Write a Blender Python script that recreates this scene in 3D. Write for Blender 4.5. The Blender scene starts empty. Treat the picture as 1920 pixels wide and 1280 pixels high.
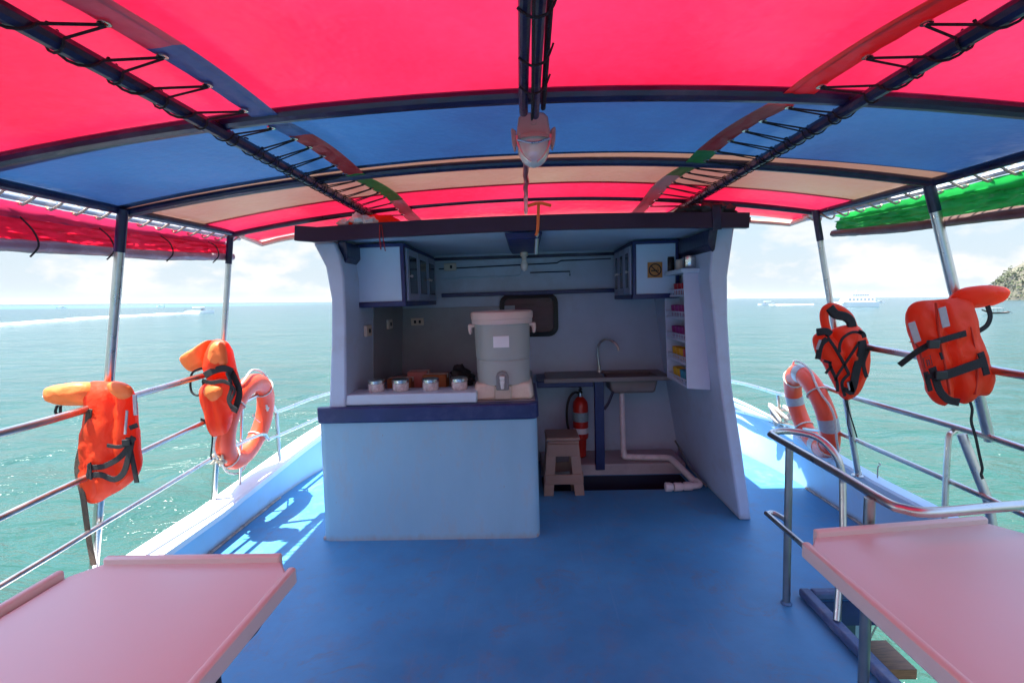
import bpy, math, random
from mathutils import Vector, Matrix, noise
random.seed(7)
rad = math.radians
# ------------------------------------------------------------------ camera, sky, sun, exposure
scn = bpy.context.scene
COL = scn.collection
HEEL = Matrix.Rotation(rad(-1.26), 4, 'Y')          # the boat heels a little on a level sea
SEA_Z = -3.3
FPX, CX, CY = 900.0, 960.0, 640.0                    # lens in pixels of the 1920 px photograph
EYE = Vector((0, 0, 1.55))                           # eye above the upper deck (boat frame)
_F = Vector((25, 78, -900)).normalized()
_R = Vector((1, 0, 0)); _R = (_R - _F * _R.dot(_F)).normalized(); _U = _R.cross(_F)
_a = rad(1.72); R3 = _R * math.cos(_a) + _U * math.sin(_a); U3 = R3.cross(_F)
BOAT_TO_CAM = Matrix((R3, _F, U3)).transposed()      # columns: boat x, y, z in camera axes
CAM_TO_BOAT = BOAT_TO_CAM.transposed()
cam = bpy.data.cameras.new('camera'); camo = bpy.data.objects.new('camera', cam); COL.objects.link(camo)
cam.sensor_width = 36; cam.lens = 36 * FPX / 1920; cam.clip_start = .02; cam.clip_end = 60000
camo.matrix_world = HEEL @ Matrix.Translation(EYE) @ CAM_TO_BOAT.to_4x4()
scn.camera = camo
scn.view_settings.view_transform = 'Standard'; scn.view_settings.look = 'None'
scn.view_settings.gamma = 1; scn.view_settings.exposure = 2.1
SUN_DIR = (Vector((-.25, -.10, 1))).normalized()     # towards the sun
el = math.asin(SUN_DIR.z); az = math.atan2(SUN_DIR.x, SUN_DIR.y)
sl = bpy.data.lights.new('sun', 'SUN'); sl.energy = 4.2; sl.angle = rad(.55); sl.color = (1, .95, .88)
so = bpy.data.objects.new('sun', sl); COL.objects.link(so)
so.rotation_euler = (-SUN_DIR).to_track_quat('-Z', 'Y').to_euler()

def N(nt, typ, **kw):
    n = nt.nodes.new(typ)
    for k, v in kw.items():
        if k.startswith('i_'):
            key = k[2:]
            n.inputs[int(key) if key.isdigit() else key.replace('_', ' ')].default_value = v
        else: setattr(n, k, v)
    return n
def L(nt, a, b): nt.links.new(a, b)
def math_n(nt, op, a, b=None, c=None, clamp=False):
    m = nt.nodes.new('ShaderNodeMath'); m.operation = op; m.use_clamp = clamp
    for i, v in enumerate((a, b, c)):
        if v is None: continue
        if isinstance(v, (int, float)): m.inputs[i].default_value = v
        else: L(nt, v, m.inputs[i])
    return m.outputs[0]
def ramp(nt, src, stops):
    r = nt.nodes.new('ShaderNodeValToRGB'); e = r.color_ramp.elements
    while len(e) < len(stops): e.new(.5)
    for x, (p, c) in zip(e, stops):
        x.position = p; x.color = (c, c, c, 1) if isinstance(c, (int, float)) else (*c, 1)
    L(nt, src, r.inputs[0]); return r.outputs[0]
def mixc(nt, fac, a, b, mode='MIX'):
    m = nt.nodes.new('ShaderNodeMix'); m.data_type = 'RGBA'; m.blend_type = mode
    for s, v in ((m.inputs[0], fac), (m.inputs[6], a), (m.inputs[7], b)):
        if isinstance(v, (int, float)): s.default_value = v
        elif isinstance(v, tuple): s.default_value = (*v, 1)[:4]
        else: L(nt, v, s)
    return m.outputs[2]

w = bpy.data.worlds.new('World'); scn.world = w; w.use_nodes = True
nt = w.node_tree; nt.nodes.clear()
out = N(nt, 'ShaderNodeOutputWorld'); bg = N(nt, 'ShaderNodeBackground'); bg.inputs[1].default_value = .15
sky = N(nt, 'ShaderNodeTexSky', sky_type='NISHITA', sun_disc=False, sun_elevation=el, sun_rotation=az,
        air_density=1.0, dust_density=.6, ozone_density=1.0)
tc = N(nt, 'ShaderNodeTexCoord'); sep = N(nt, 'ShaderNodeSeparateXYZ'); L(nt, tc.outputs['Generated'], sep.inputs[0])
mp = N(nt, 'ShaderNodeMapping'); mp.inputs['Scale'].default_value = (1, 1, 2.1); L(nt, tc.outputs['Generated'], mp.inputs[0])
n1 = N(nt, 'ShaderNodeTexNoise', i_Scale=9.0, i_Detail=7.0, i_Roughness=.56); L(nt, mp.outputs[0], n1.inputs['Vector'])
n2 = N(nt, 'ShaderNodeTexNoise', i_Scale=2.2, i_Detail=2.0); L(nt, mp.outputs[0], n2.inputs['Vector'])
cov = math_n(nt, 'ADD', math_n(nt, 'MULTIPLY', n1.outputs[0], .72), math_n(nt, 'MULTIPLY', n2.outputs[0], .28))
cm = ramp(nt, cov, [(.485, 0.0), (.57, 1.0)])
band = ramp(nt, sep.outputs[2], [(.004, 0.0), (.03, 1.0), (.09, .8), (.22, .15)])
band2 = math_n(nt, 'MULTIPLY', cm, band)
skyc = sky.outputs[0]
hz = ramp(nt, sep.outputs[2], [(-.02, 1.0), (.0, 1.0), (.16, .95), (.40, .0)])
hcol = mixc(nt, ramp(nt, sep.outputs[2], [(.0, 0.0), (.20, 1.0)]), (1.14, 1.27, 1.34), (.88, 1.17, 1.41))
skyc = mixc(nt, hz, skyc, hcol)
skyc = mixc(nt, math_n(nt, 'MULTIPLY', band2, .85), skyc, (1.72, 1.64, 1.56))
L(nt, skyc, bg.inputs[0]); L(nt, bg.outputs[0], out.inputs[0])

# ------------------------------------------------------------------ pixel -> boat frame helpers (real depth given)
def ray(px, py): return CAM_TO_BOAT @ Vector((px - CX, CY - py, -FPX))
def P(px, py, y):
    d = ray(px, py); return EYE + d * (y / d.y)
def on_sea(px, dist):
    """point of the level sea at this distance, in the direction of a photo column (world frame)"""
    d = (HEEL.to_3x3() @ ray(px, 565)); d.z = 0; d.normalize()
    c = camo.matrix_world.translation
    return Vector((c.x + d.x * dist, c.y + d.y * dist, SEA_Z))

# ------------------------------------------------------------------ materials
MATS = {}
def mat(name, color, rough=.5, grime=None, metal=0.0, var=.12, scale=6.0, bump=0.0, bscale=40.0, dirt=None, dirt_amt=0.0, dscale=3.0,
        spec=.5, trans=0.0, trans_col=None, coat=0.0, alpha=1.0, transmission=0.0, stretch=None):
    if name in MATS: return MATS[name]
    m = bpy.data.materials.new(name); m.use_nodes = True; nt = m.node_tree; nt.nodes.clear()
    o = N(nt, 'ShaderNodeOutputMaterial'); b = N(nt, 'ShaderNodeBsdfPrincipled')
    b.inputs['Metallic'].default_value = metal; b.inputs['Specular IOR Level'].default_value = spec
    b.inputs['Coat Weight'].default_value = coat; b.inputs['Alpha'].default_value = alpha
    b.inputs['Transmission Weight'].default_value = transmission
    t = N(nt, 'ShaderNodeTexCoord'); vec = t.outputs['Object']
    if stretch:
        mpn = N(nt, 'ShaderNodeMapping'); mpn.inputs['Scale'].default_value = stretch; L(nt, vec, mpn.inputs[0]); vec = mpn.outputs[0]
    n = N(nt, 'ShaderNodeTexNoise', i_Scale=scale, i_Detail=5.0, i_Roughness=.6); L(nt, vec, n.inputs['Vector'])
    lo = tuple(max(0, c * (1 - var)) for c in color); hi = tuple(min(1, c * (1 + var)) for c in color)
    c = mixc(nt, ramp(nt, n.outputs[0], [(.3, 0.0), (.7, 1.0)]), lo, hi)
    if dirt:
        d = N(nt, 'ShaderNodeTexNoise', i_Scale=dscale, i_Detail=9.0, i_Roughness=.72); L(nt, vec, d.inputs['Vector'])
        f = ramp(nt, d.outputs[0], [(.52, 0.0), (.70, 1.0)])
        c = mixc(nt, math_n(nt, 'MULTIPLY', f, dirt_amt), c, dirt)
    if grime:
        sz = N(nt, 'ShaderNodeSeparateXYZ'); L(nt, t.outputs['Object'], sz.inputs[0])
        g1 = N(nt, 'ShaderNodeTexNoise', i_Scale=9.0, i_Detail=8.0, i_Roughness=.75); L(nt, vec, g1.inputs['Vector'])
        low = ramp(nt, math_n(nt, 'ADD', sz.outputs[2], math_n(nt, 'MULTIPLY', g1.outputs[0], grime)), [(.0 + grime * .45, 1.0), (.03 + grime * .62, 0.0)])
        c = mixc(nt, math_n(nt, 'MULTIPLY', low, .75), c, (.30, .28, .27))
        v1 = N(nt, 'ShaderNodeTexVoronoi', i_Scale=7.0); L(nt, vec, v1.inputs['Vector'])
        chip = math_n(nt, 'MULTIPLY', ramp(nt, v1.outputs['Distance'], [(.035, 1.0), (.06, 0.0)]), ramp(nt, n.outputs[0], [(.5, 0.0), (.56, 1.0)]))
        c = mixc(nt, math_n(nt, 'MULTIPLY', chip, .6), c, (.25, .22, .22))
    L(nt, c, b.inputs['Base Color'])
    rr = math_n(nt, 'MULTIPLY_ADD', n.outputs[0], .25, rough - .12, clamp=True); L(nt, rr, b.inputs['Roughness'])
    if bump:
        bn = N(nt, 'ShaderNodeTexNoise', i_Scale=bscale, i_Detail=4.0); L(nt, vec, bn.inputs['Vector'])
        bp = N(nt, 'ShaderNodeBump', i_Strength=bump, i_Distance=.01); L(nt, bn.outputs[0], bp.inputs['Height']); L(nt, bp.outputs[0], b.inputs['Normal'])
    if trans:
        tr = N(nt, 'ShaderNodeBsdfTranslucent'); tr.inputs[0].default_value = (*(trans_col or color), 1)
        mx = N(nt, 'ShaderNodeMixShader', i_0=trans); L(nt, b.outputs[0], mx.inputs[1]); L(nt, tr.outputs[0], mx.inputs[2]); L(nt, mx.outputs[0], o.inputs[0])
    else: L(nt, b.outputs[0], o.inputs[0])
    MATS[name] = m; return m

navy = mat('navy_paint', (.008, .011, .050), .32, var=.3, dirt=(.15, .14, .15), dirt_amt=.25, bump=.25, bscale=30)
navy_trim = mat('navy_trim', (.008, .020, .115), .4, var=.2, dirt=(.2, .2, .25), dirt_amt=.2)
steel = mat('stainless', (.60, .57, .53), .3, metal=1.0, var=.1, scale=14, dirt=(.35, .25, .18), dirt_amt=.25, dscale=9)
dull_steel = mat('dull_steel', (.42, .40, .37), .35, metal=1.0, var=.15)
hull_blue = mat('light_blue_gelcoat', (.34, .56, .76), .38, grime=.06, var=.07, scale=2.5, dirt=(.45, .42, .38), dirt_amt=.35, dscale=4, bump=.12, bscale=9)
cap_white = mat('white_cap', (.74, .79, .82), .45, var=.06, dirt=(.5, .45, .4), dirt_amt=.3)
wall_paint = mat('cabin_paint', (.46, .55, .67), .5, var=.08, scale=2.2, dirt=(.28, .27, .30), dirt_amt=.35, dscale=2.5, bump=.1, bscale=12)
pale_paint = mat('pale_paint', (.52, .66, .78), .45, var=.06, scale=3, dirt=(.4, .38, .38), dirt_amt=.25, dscale=5)
grime_wall = mat('grime_wall', (.29, .31, .33), .45, var=.18, scale=2.0, dirt=(.16, .14, .13), dirt_amt=.5, dscale=2)
black_web = mat('black_webbing', (.010, .010, .011), .75, var=.3, scale=60, bump=.6, bscale=260)
brown_web = mat('faded_webbing', (.075, .045, .03), .75, var=.3, scale=50, bump=.5, bscale=200)
jacket_or = mat('jacket_orange', (1.0, .085, .018), .5, var=.07, scale=9, bump=.5, bscale=38, trans=.5, trans_col=(1, .11, .02), dirt=(.8, .07, .03), dirt_amt=.2, dscale=6)
sunlit_or = mat('sunlit_orange', (1.0, .21, .04), .5, var=.08, scale=9, bump=.4, bscale=45, trans=.12, trans_col=(.95, .25, .05))  # jacket orange yellowed, sunlight on collars and pads put into the colour
tape_grey = mat('reflective_tape', (.36, .35, .36), .35, var=.1, scale=50)
ring_or = mat('ring_orange', (.86, .075, .022), .42, var=.1, scale=7, bump=.2, bscale=30, dirt=(.60, .16, .09), dirt_amt=.3, dscale=9)
rope_white = mat('white_rope', (.70, .66, .58), .8, var=.2, scale=60, bump=1, bscale=160)
cream_cord = mat('cream_cord', (.62, .50, .36), .8, var=.3, scale=60, bump=1, bscale=160)
dark_cord = mat('dark_cord', (.012, .010, .014), .8, var=.3, scale=60, bump=.8, bscale=200)
table_pl = mat('tabletop_white', (.69, .61, .55), .36, var=.03, scale=1.5)
black_rub = mat('black_rubber', (.010, .010, .012), .5)
white_pl = mat('white_plastic', (.72, .70, .66), .4, var=.06, dirt=(.45, .36, .28), dirt_amt=.3, dscale=9)
cream_pl = mat('cream_plastic', (.66, .56, .46), .42, var=.06, dirt=(.4, .3, .22), dirt_amt=.3, dscale=8)
cooler_grey = mat('cooler_grey', (.36, .39, .37), .4, var=.06, scale=3, dirt=(.22, .22, .2), dirt_amt=.25)
stool_pl = mat('stool_plastic', (.29, .18, .14), .45, var=.1)
wood = mat('brown_wood', (.26, .11, .05), .6, var=.4, scale=4, stretch=(3, 30, 30))
carton = mat('carton', (.30, .15, .06), .8, var=.2)
red_paint = mat('extinguisher_red', (.50, .025, .015), .3, var=.1)
brass_or = mat('extinguisher_horn', (.45, .10, .04), .5)
label_w = mat('label_white', (.75, .75, .76), .5, var=.03)
label_b = mat('label_blue', (.25, .38, .42), .5, var=.2, scale=60)
pvc = mat('pvc_pipe', (.70, .64, .64), .4, var=.08, dirt=(.4, .35, .3), dirt_amt=.4, dscale=9)
recess_shade = mat('recess_shade', (.010, .014, .04), .6)  # near-black, the shade down in the recess put into its colour
frame_black = mat('window_rubber', (.008, .008, .010), .45)
pane = mat('pane_reflection', (.09, .028, .038), .3, var=.35, scale=3, spec=.3, stretch=(1, 1, 9))  # dark red reflection put into the pane's base colour
gold = mat('gold_sticker', (.50, .22, .05), .4, var=.15)
ink = mat('sticker_ink', (.02, .015, .012), .5)
lamp_pink = mat('lamp_housing_plastic', (.42, .27, .23), .45, dirt=(.25, .18, .16), dirt_amt=.4, dscale=14)
lens_gl = mat('lamp_glass', (.58, .56, .50), .15, var=.1, spec=.8, coat=.5)
orange_rope = mat('orange_rope', (.75, .16, .04), .7)
teal_paint = mat('teal_paint', (.05, .10, .13), .5)
foam = mat('foam', (.85, .88, .88), .8, var=.1, scale=.2)
boat_white = mat('boat_white', (.82, .82, .80), .4)
boat_dark = mat('boat_dark', (.08, .09, .11), .4)
boat_wood = mat('longtail_wood', (.16, .12, .10), .6)
bag_white = mat('cloth_white', (.72, .72, .74), .8, bump=.5, bscale=20)
shiny_tin = mat('tin', (.66, .62, .60), .22, metal=1.0, var=.2, scale=30)

def tarp(name, col, tcol, k=.55, rough=.42):
    """coated tarpaulin: part of the sunlight falling on it comes through"""
    m = bpy.data.materials.new(name); m.use_nodes = True; nt = m.node_tree; nt.nodes.clear()
    o = N(nt, 'ShaderNodeOutputMaterial'); b = N(nt, 'ShaderNodeBsdfPrincipled', i_Roughness=rough)
    t = N(nt, 'ShaderNodeTexCoord')
    n = N(nt, 'ShaderNodeTexNoise', i_Scale=1.1, i_Detail=2.0); L(nt, t.outputs['Object'], n.inputs['Vector'])
    fn = N(nt, 'ShaderNodeTexNoise', i_Scale=26.0, i_Detail=6.0, i_Roughness=.7); L(nt, t.outputs['Object'], fn.inputs['Vector'])
    f = math_n(nt, 'ADD', math_n(nt, 'MULTIPLY', n.outputs[0], .8), math_n(nt, 'MULTIPLY', fn.outputs[0], .2))
    dk = lambda c, g: tuple(x * g for x in c)
    rf = ramp(nt, f, [(.35, 0.0), (.68, 1.0)])
    L(nt, mixc(nt, rf, dk(col, .92), dk(col, 1.06)), b.inputs['Base Color'])
    tr = N(nt, 'ShaderNodeBsdfTranslucent'); L(nt, mixc(nt, rf, (tcol[0] * .9, tcol[1] * .5, tcol[2] * .6), (tcol[0], tcol[1] * 1.9, tcol[2] * 1.5) if tcol[1] < .03 else tcol), tr.inputs[0])
    wv = N(nt, 'ShaderNodeTexNoise', i_Scale=3.0, i_Detail=4.0, i_Roughness=.6); L(nt, t.outputs['Object'], wv.inputs['Vector'])
    bp = N(nt, 'ShaderNodeBump', i_Strength=.55, i_Distance=.05); L(nt, wv.outputs[0], bp.inputs['Height'])
    L(nt, bp.outputs[0], b.inputs['Normal'])
    mx = N(nt, 'ShaderNodeMixShader', i_0=k)
    L(nt, b.outputs[0], mx.inputs[1]); L(nt, tr.outputs[0], mx.inputs[2]); L(nt, mx.outputs[0], o.inputs[0]); return m
T_pink = tarp('pink_tarp', (.60, .03, .07), (.31, .0075, .031), .55)
T_blue = tarp('blue_tarp', (.03, .10, .26), (.012, .048, .120), .42)
T_tan = tarp('tan_tarp', (.42, .32, .25), (.155, .10, .066), .40)
T_yel = tarp('yellow_tarp', (.8, .5, .02), (.6, .35, .01), .5)
T_hemM = tarp('mauve_hem', (.42, .07, .13), (.5, .08, .15), .3)
T_hemB = tarp('blue_hem', (.03, .12, .33), (.03, .16, .4), .3)
T_hemR = tarp('red_hem', (.55, .03, .03), (.7, .03, .03), .35)
T_hemG = tarp('green_hem', (.03, .25, .06), (.03, .4, .08), .35)
T_hemW = tarp('grey_hem', (.45, .42, .42), (.5, .42, .42), .3)
T_red = tarp('red_side_curtain', (.70, .012, .04), (1.0, .012, .045), .6)
T_mag = tarp('magenta_curtain_head', (.42, .05, .12), (.5, .03, .10), .4)
T_grn = tarp('green_side_curtain', (.03, .26, .07), (.02, .42, .07), .5, .25)
T_clr = mat('grey_plastic_sheet', (.42, .36, .42), .25, var=.3, scale=7, bump=.6, bscale=12, trans=.3, trans_col=(.5, .35, .38))
T_brn = mat('brown_plastic_sheet', (.17, .11, .10), .35, var=.3, scale=7, bump=.6, bscale=12, trans=.2, trans_col=(.4, .1, .08))

def deck_material():
    m = bpy.data.materials.new('blue_deck_paint'); m.use_nodes = True; nt = m.node_tree; b = nt.nodes['Principled BSDF']
    t = N(nt, 'ShaderNodeTexCoord'); v = t.outputs['Object']
    a = N(nt, 'ShaderNodeTexNoise', i_Scale=1.1, i_Detail=6.0, i_Roughness=.65); L(nt, v, a.inputs['Vector'])
    c = N(nt, 'ShaderNodeTexNoise', i_Scale=7.0, i_Detail=10.0, i_Roughness=.75); L(nt, v, c.inputs['Vector'])
    s = N(nt, 'ShaderNodeTexNoise', i_Scale=70.0, i_Detail=4.0); L(nt, v, s.inputs['Vector'])
    col = mixc(nt, ramp(nt, a.outputs[0], [(.3, 0.0), (.7, 1.0)]), (.034, .190, .385), (.070, .300, .55))
    col = mixc(nt, math_n(nt, 'MULTIPLY', ramp(nt, c.outputs[0], [(.50, 0.0), (.72, 1.0)]), .5), col, (.16, .19, .27))
    col = mixc(nt, math_n(nt, 'MULTIPLY', ramp(nt, s.outputs[0], [(.62, 0.0), (.72, 1.0)]), .2), col, (.10, .14, .28))
    w2 = N(nt, 'ShaderNodeTexNoise', i_Scale=3.2, i_Detail=12.0, i_Roughness=.8, i_Distortion=.8); L(nt, v, w2.inputs['Vector'])
    col = mixc(nt, math_n(nt, 'MULTIPLY', ramp(nt, w2.outputs[0], [(.55, 0.0), (.63, 1.0)]), .5), col, (.15, .16, .20))
    mp = N(nt, 'ShaderNodeMapping'); mp.inputs['Scale'].default_value = (30, 1.2, 1); mp.inputs['Rotation'].default_value = (0, 0, rad(8)); L(nt, v, mp.inputs[0])
    sc = N(nt, 'ShaderNodeTexNoise', i_Scale=1.4, i_Detail=3.0); L(nt, mp.outputs[0], sc.inputs['Vector'])
    col = mixc(nt, math_n(nt, 'MULTIPLY', ramp(nt, sc.outputs[0], [(.62, 0.0), (.74, 1.0)]), .22), col, (.16, .30, .50))
    L(nt, col, b.inputs['Base Color'])
    L(nt, math_n(nt, 'MULTIPLY_ADD', a.outputs[0], .35, .28), b.inputs['Roughness'])
    bp = N(nt, 'ShaderNodeBump', i_Strength=.25, i_Distance=.006); L(nt, c.outputs[0], bp.inputs['Height']); L(nt, bp.outputs[0], b.inputs['Normal'])
    return m
deck_m = deck_material()

def sea_material():
    m = bpy.data.materials.new('sea_water'); m.use_nodes = True; nt = m.node_tree; b = nt.nodes['Principled BSDF']
    t = N(nt, 'ShaderNodeTexCoord'); v = t.outputs['Object']
    mp = N(nt, 'ShaderNodeMapping'); mp.inputs['Scale'].default_value = (.55, 1.0, 1); mp.inputs['Rotation'].default_value = (0, 0, rad(12)); L(nt, v, mp.inputs[0])
    w1 = N(nt, 'ShaderNodeTexNoise', i_Scale=.55, i_Detail=6.0, i_Roughness=.58, i_Distortion=.4); L(nt, mp.outputs[0], w1.inputs['Vector'])
    w2 = N(nt, 'ShaderNodeTexNoise', i_Scale=.11, i_Detail=3.0); L(nt, mp.outputs[0], w2.inputs['Vector'])
    w3 = N(nt, 'ShaderNodeTexNoise', i_Scale=.012, i_Detail=3.0); L(nt, mp.outputs[0], w3.inputs['Vector'])
    cdist = N(nt, 'ShaderNodeVectorMath', operation='LENGTH'); L(nt, v, cdist.inputs[0])
    far = ramp(nt, math_n(nt, 'DIVIDE', cdist.outputs['Value'], 400.0), [(0.0, 0.0), (.12, .35), (1.0, 1.0)])
    col = mixc(nt, far, (.022, .078, .056), (.024, .062, .065))  # distance haze put into the far water as a bluer colour
    col = mixc(nt, ramp(nt, w2.outputs[0], [(.35, 0.0), (.65, 1.0)]), col, mixc(nt, .5, col, (.014, .052, .042)))
    # pale shoal far off on the port side
    sp = N(nt, 'ShaderNodeSeparateXYZ'); L(nt, v, sp.inputs[0])
    shoal = math_n(nt, 'MULTIPLY', ramp(nt, math_n(nt, 'DIVIDE', sp.outputs[1], 2000.0), [(.20, 0.0), (.26, 1.0), (.42, 1.0), (.6, 0.0)]),
                   ramp(nt, math_n(nt, 'DIVIDE', math_n(nt, 'MULTIPLY', sp.outputs[0], -1.0), 1000.0), [(.30, 0.0), (.5, 1.0)]))
    col = mixc(nt, math_n(nt, 'MULTIPLY', shoal, .7), col, (.06, .24, .20))
    L(nt, col, b.inputs['Base Color'])
    h = math_n(nt, 'ADD', w1.outputs[0], math_n(nt, 'MULTIPLY', w2.outputs[0], 1.6))
    bp = N(nt, 'ShaderNodeBump', i_Strength=1.0, i_Distance=.8); L(nt, h, bp.inputs['Height']); L(nt, bp.outputs[0], b.inputs['Normal'])
    b.inputs['Roughness'].default_value = .16; b.inputs['IOR'].default_value = 1.33; b.inputs['Specular IOR Level'].default_value = .42
    return m

# ------------------------------------------------------------------ mesh builder
class MB:
    def __init__(s): s.v = []; s.f = []
    def add(s, vs, fs):
        o = len(s.v); s.v += [tuple(x) for x in vs]; s.f += [tuple(o + i for i in f) for f in fs]; return s
    def box(s, x0, x1, y0, y1, z0, z1, M=None):
        vs = [Vector((x, y, z)) for x in (x0, x1) for y in (y0, y1) for z in (z0, z1)]
        if M: vs = [M @ a for a in vs]
        return s.add(vs, [(0, 1, 3, 2), (4, 6, 7, 5), (0, 4, 5, 1), (2, 3, 7, 6), (0, 2, 6, 4), (1, 5, 7, 3)])
    def prism(s, poly, off):
        """polygon of 3-D points pushed along a vector"""
        n = len(poly); off = Vector(off); a = [Vector(p) for p in poly]
        return s.add(a + [p + off for p in a], [tuple(range(n))[::-1], tuple(range(n, 2 * n))] + [(i, (i + 1) % n, n + (i + 1) % n, n + i) for i in range(n)])
    def sweep(s, pts, prof, up=None, closed=False, scale=None):
        """sweep a closed 2-D profile along a polyline"""
        pts = [Vector(p) for p in pts]; n = len(pts); m = len(prof); vs = []; prev = None
        for i, p in enumerate(pts):
            if closed: t = (pts[(i + 1) % n] - pts[i - 1]).normalized()
            else: t = (pts[min(i + 1, n - 1)] - pts[max(i - 1, 0)]).normalized()
            if up is not None:
                u = Vector(up) - t * t.dot(Vector(up))
            elif prev is None:
                a = Vector((0, 0, 1)) if abs(t.z) < .9 else Vector((1, 0, 0)); u = a - t * a.dot(t)
            else: u = prev - t * prev.dot(t)
            if u.length < 1e-6: u = t.orthogonal()
            u.normalize(); prev = u; r = t.cross(u); k = scale[i] if scale else 1
            vs += [p + (r * a + u * b) * k for a, b in prof]
        fs = [(i * m + j, i * m + (j + 1) % m, ((i + 1) % n) * m + (j + 1) % m, ((i + 1) % n) * m + j) for i in range(n if closed else n - 1) for j in range(m)]
        if not closed: fs += [tuple(range(m))[::-1], tuple(range((n - 1) * m, n * m))]
        return s.add(vs, fs)
    def tube(s, pts, r, n=10, closed=False, smooth=0, scale=None):
        if smooth: pts = curve(pts, smooth, closed)
        return s.sweep(pts, [(r * math.cos(2 * math.pi * i / n), r * math.sin(2 * math.pi * i / n)) for i in range(n)], closed=closed, scale=scale)
    def ribbon(s, pts, wd, th, normal=(0, -1, 0), smooth=0, scale=None):
        if smooth: pts = curve(pts, smooth)
        a, b = wd / 2, th / 2; c = b * .6
        return s.sweep(pts, [(-a, -b + c), (-a + c, -b), (a - c, -b), (a, -b + c), (a, b - c), (a - c, b), (-a + c, b), (-a, b - c)], up=normal, scale=scale)
    def lathe(s, c, prof, n=32, ax='z'):
        c = Vector(c); vs = []; m = len(prof)
        for i in range(n):
            a = 2 * math.pi * i / n
            for r, h in prof:
                if ax == 'z': q = Vector((r * math.cos(a), r * math.sin(a), h))
                elif ax == 'y': q = Vector((r * math.cos(a), h, r * math.sin(a)))
                else: q = Vector((h, r * math.cos(a), r * math.sin(a)))
                vs.append(c + q)
        fs = [(i * m + j, ((i + 1) % n) * m + j, ((i + 1) % n) * m + j + 1, i * m + j + 1) for i in range(n) for j in range(m - 1)]
        fs += [tuple(i * m for i in range(n))[::-1], tuple(i * m + m - 1 for i in range(n))]
        return s.add(vs, fs)
    def ball(s, c, r, nu=12, nv=8, jig=0.0):
        c = Vector(c); rx, ry, rz = (r, r, r) if isinstance(r, (int, float)) else r; vs = []
        for j in range(nv + 1):
            th = math.pi * j / nv
            for i in range(nu):
                a = 2 * math.pi * i / nu
                d = Vector((math.sin(th) * math.cos(a), math.sin(th) * math.sin(a), math.cos(th)))
                k = 1 + jig * noise.noise(d * 2.3 + c * 7)
                vs.append(c + Vector((d.x * rx, d.y * ry, d.z * rz)) * k)
        return s.add(vs, [(j * nu + i, j * nu + (i + 1) % nu, (j + 1) * nu + (i + 1) % nu, (j + 1) * nu + i) for j in range(nv) for i in range(nu)])
    def grid(s, fn, nu, nv):
        return s.add([fn(i / nu, j / nv) for j in range(nv + 1) for i in range(nu + 1)],
                     [(j * (nu + 1) + i, j * (nu + 1) + i + 1, (j + 1) * (nu + 1) + i + 1, (j + 1) * (nu + 1) + i) for j in range(nv) for i in range(nu)])
    def pillow(s, outline, tf, tb, normal=(0, -1, 0), sm=4, rings=9, wr=.010, grooves=(), seed=0.0, edge=.25, ex=3.2):
        """stuffed panel: outline (3-D) swelling by tf to the front and tb to the back, quilted along grooves"""
        pts = curve(outline, sm, True); n = len(pts); nm = Vector(normal).normalized()
        c = sum(pts, Vector()) / n; vs = []; fs = []
        def hh(k): return (1 - k ** ex) ** .5
        levels = [1 - (i / rings) ** 1.0 for i in range(rings)]
        for side, t in ((1, tf), (-1, tb)):
            base = len(vs)
            for q in levels:
                for p in pts:
                    w_ = c + (p - c) * q; h = t * (edge * (1 if q > .999 else 1) + (1 - edge) * hh(q)) if side == 1 else t * hh(q)
                    h += wr * noise.noise(w_ * 11 + Vector((seed, 0, side * 3))) * (1 - q ** 4) + wr * .6 * noise.noise(w_ * 27 + Vector((seed, 5, 0))) * (1 - q ** 6)
                    if side == 1:
                        for (a, b, wg, dp) in grooves:
                            ab = b - a; u = max(0, min(1, (w_ - a).dot(ab) / ab.length_squared)); d = (w_ - a - ab * u).length
                            h -= dp * math.exp(-(d / wg) ** 2)
                    vs.append(w_ + nm * h * side)
            vs.append(c + nm * t * side)
            for k in range(rings - 1):
                for i in range(n):
                    q4 = (base + k * n + i, base + k * n + (i + 1) % n, base + (k + 1) * n + (i + 1) % n, base + (k + 1) * n + i)
                    fs.append(q4 if side == 1 else q4[::-1])
            for i in range(n):
                q3 = (base + (rings - 1) * n + i, base + (rings - 1) * n + (i + 1) % n, base + rings * n)
                fs.append(q3 if side == 1 else q3[::-1])
            if side == 1: first = base; tot = len(vs)
        for i in range(n): fs.append((first + (i + 1) % n, first + i, tot + i, tot + (i + 1) % n))
        return s.add(vs, fs)
    def build(s, name, m, parent=None, bevel=0.0, smooth=35, origin=None, segs=2):
        o_ = Vector(origin) if origin is not None else (Vector() if parent is not None or not s.v else Vector())
        me = bpy.data.meshes.new(name)
        if parent is not None: o_ = parent['_o']; o_ = Vector(o_)
        me.from_pydata([tuple(Vector(v) - o_) for v in s.v], [], s.f); me.validate()
        me.materials.append(m)
        ob = bpy.data.objects.new(name, me); COL.objects.link(ob)
        if parent is not None:
            ob.parent = parent
        else: ob.location = o_
        ob['_o'] = tuple(o_)
        import bmesh
        bm = bmesh.new(); bm.from_mesh(me); bmesh.ops.recalc_face_normals(bm, faces=bm.faces); bm.to_mesh(me); bm.free()
        me.polygons.foreach_set('use_smooth', [True] * len(me.polygons)); me.set_sharp_from_angle(angle=rad(smooth))
        if bevel:
            b = ob.modifiers.new('bevel', 'BEVEL'); b.width = bevel; b.segments = segs; b.limit_method = 'ANGLE'; b.angle_limit = rad(40); b.harden_normals = False
        if parent is not None and parent.type != 'EMPTY': ob.matrix_parent_inverse = Matrix()
        return ob

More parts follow.
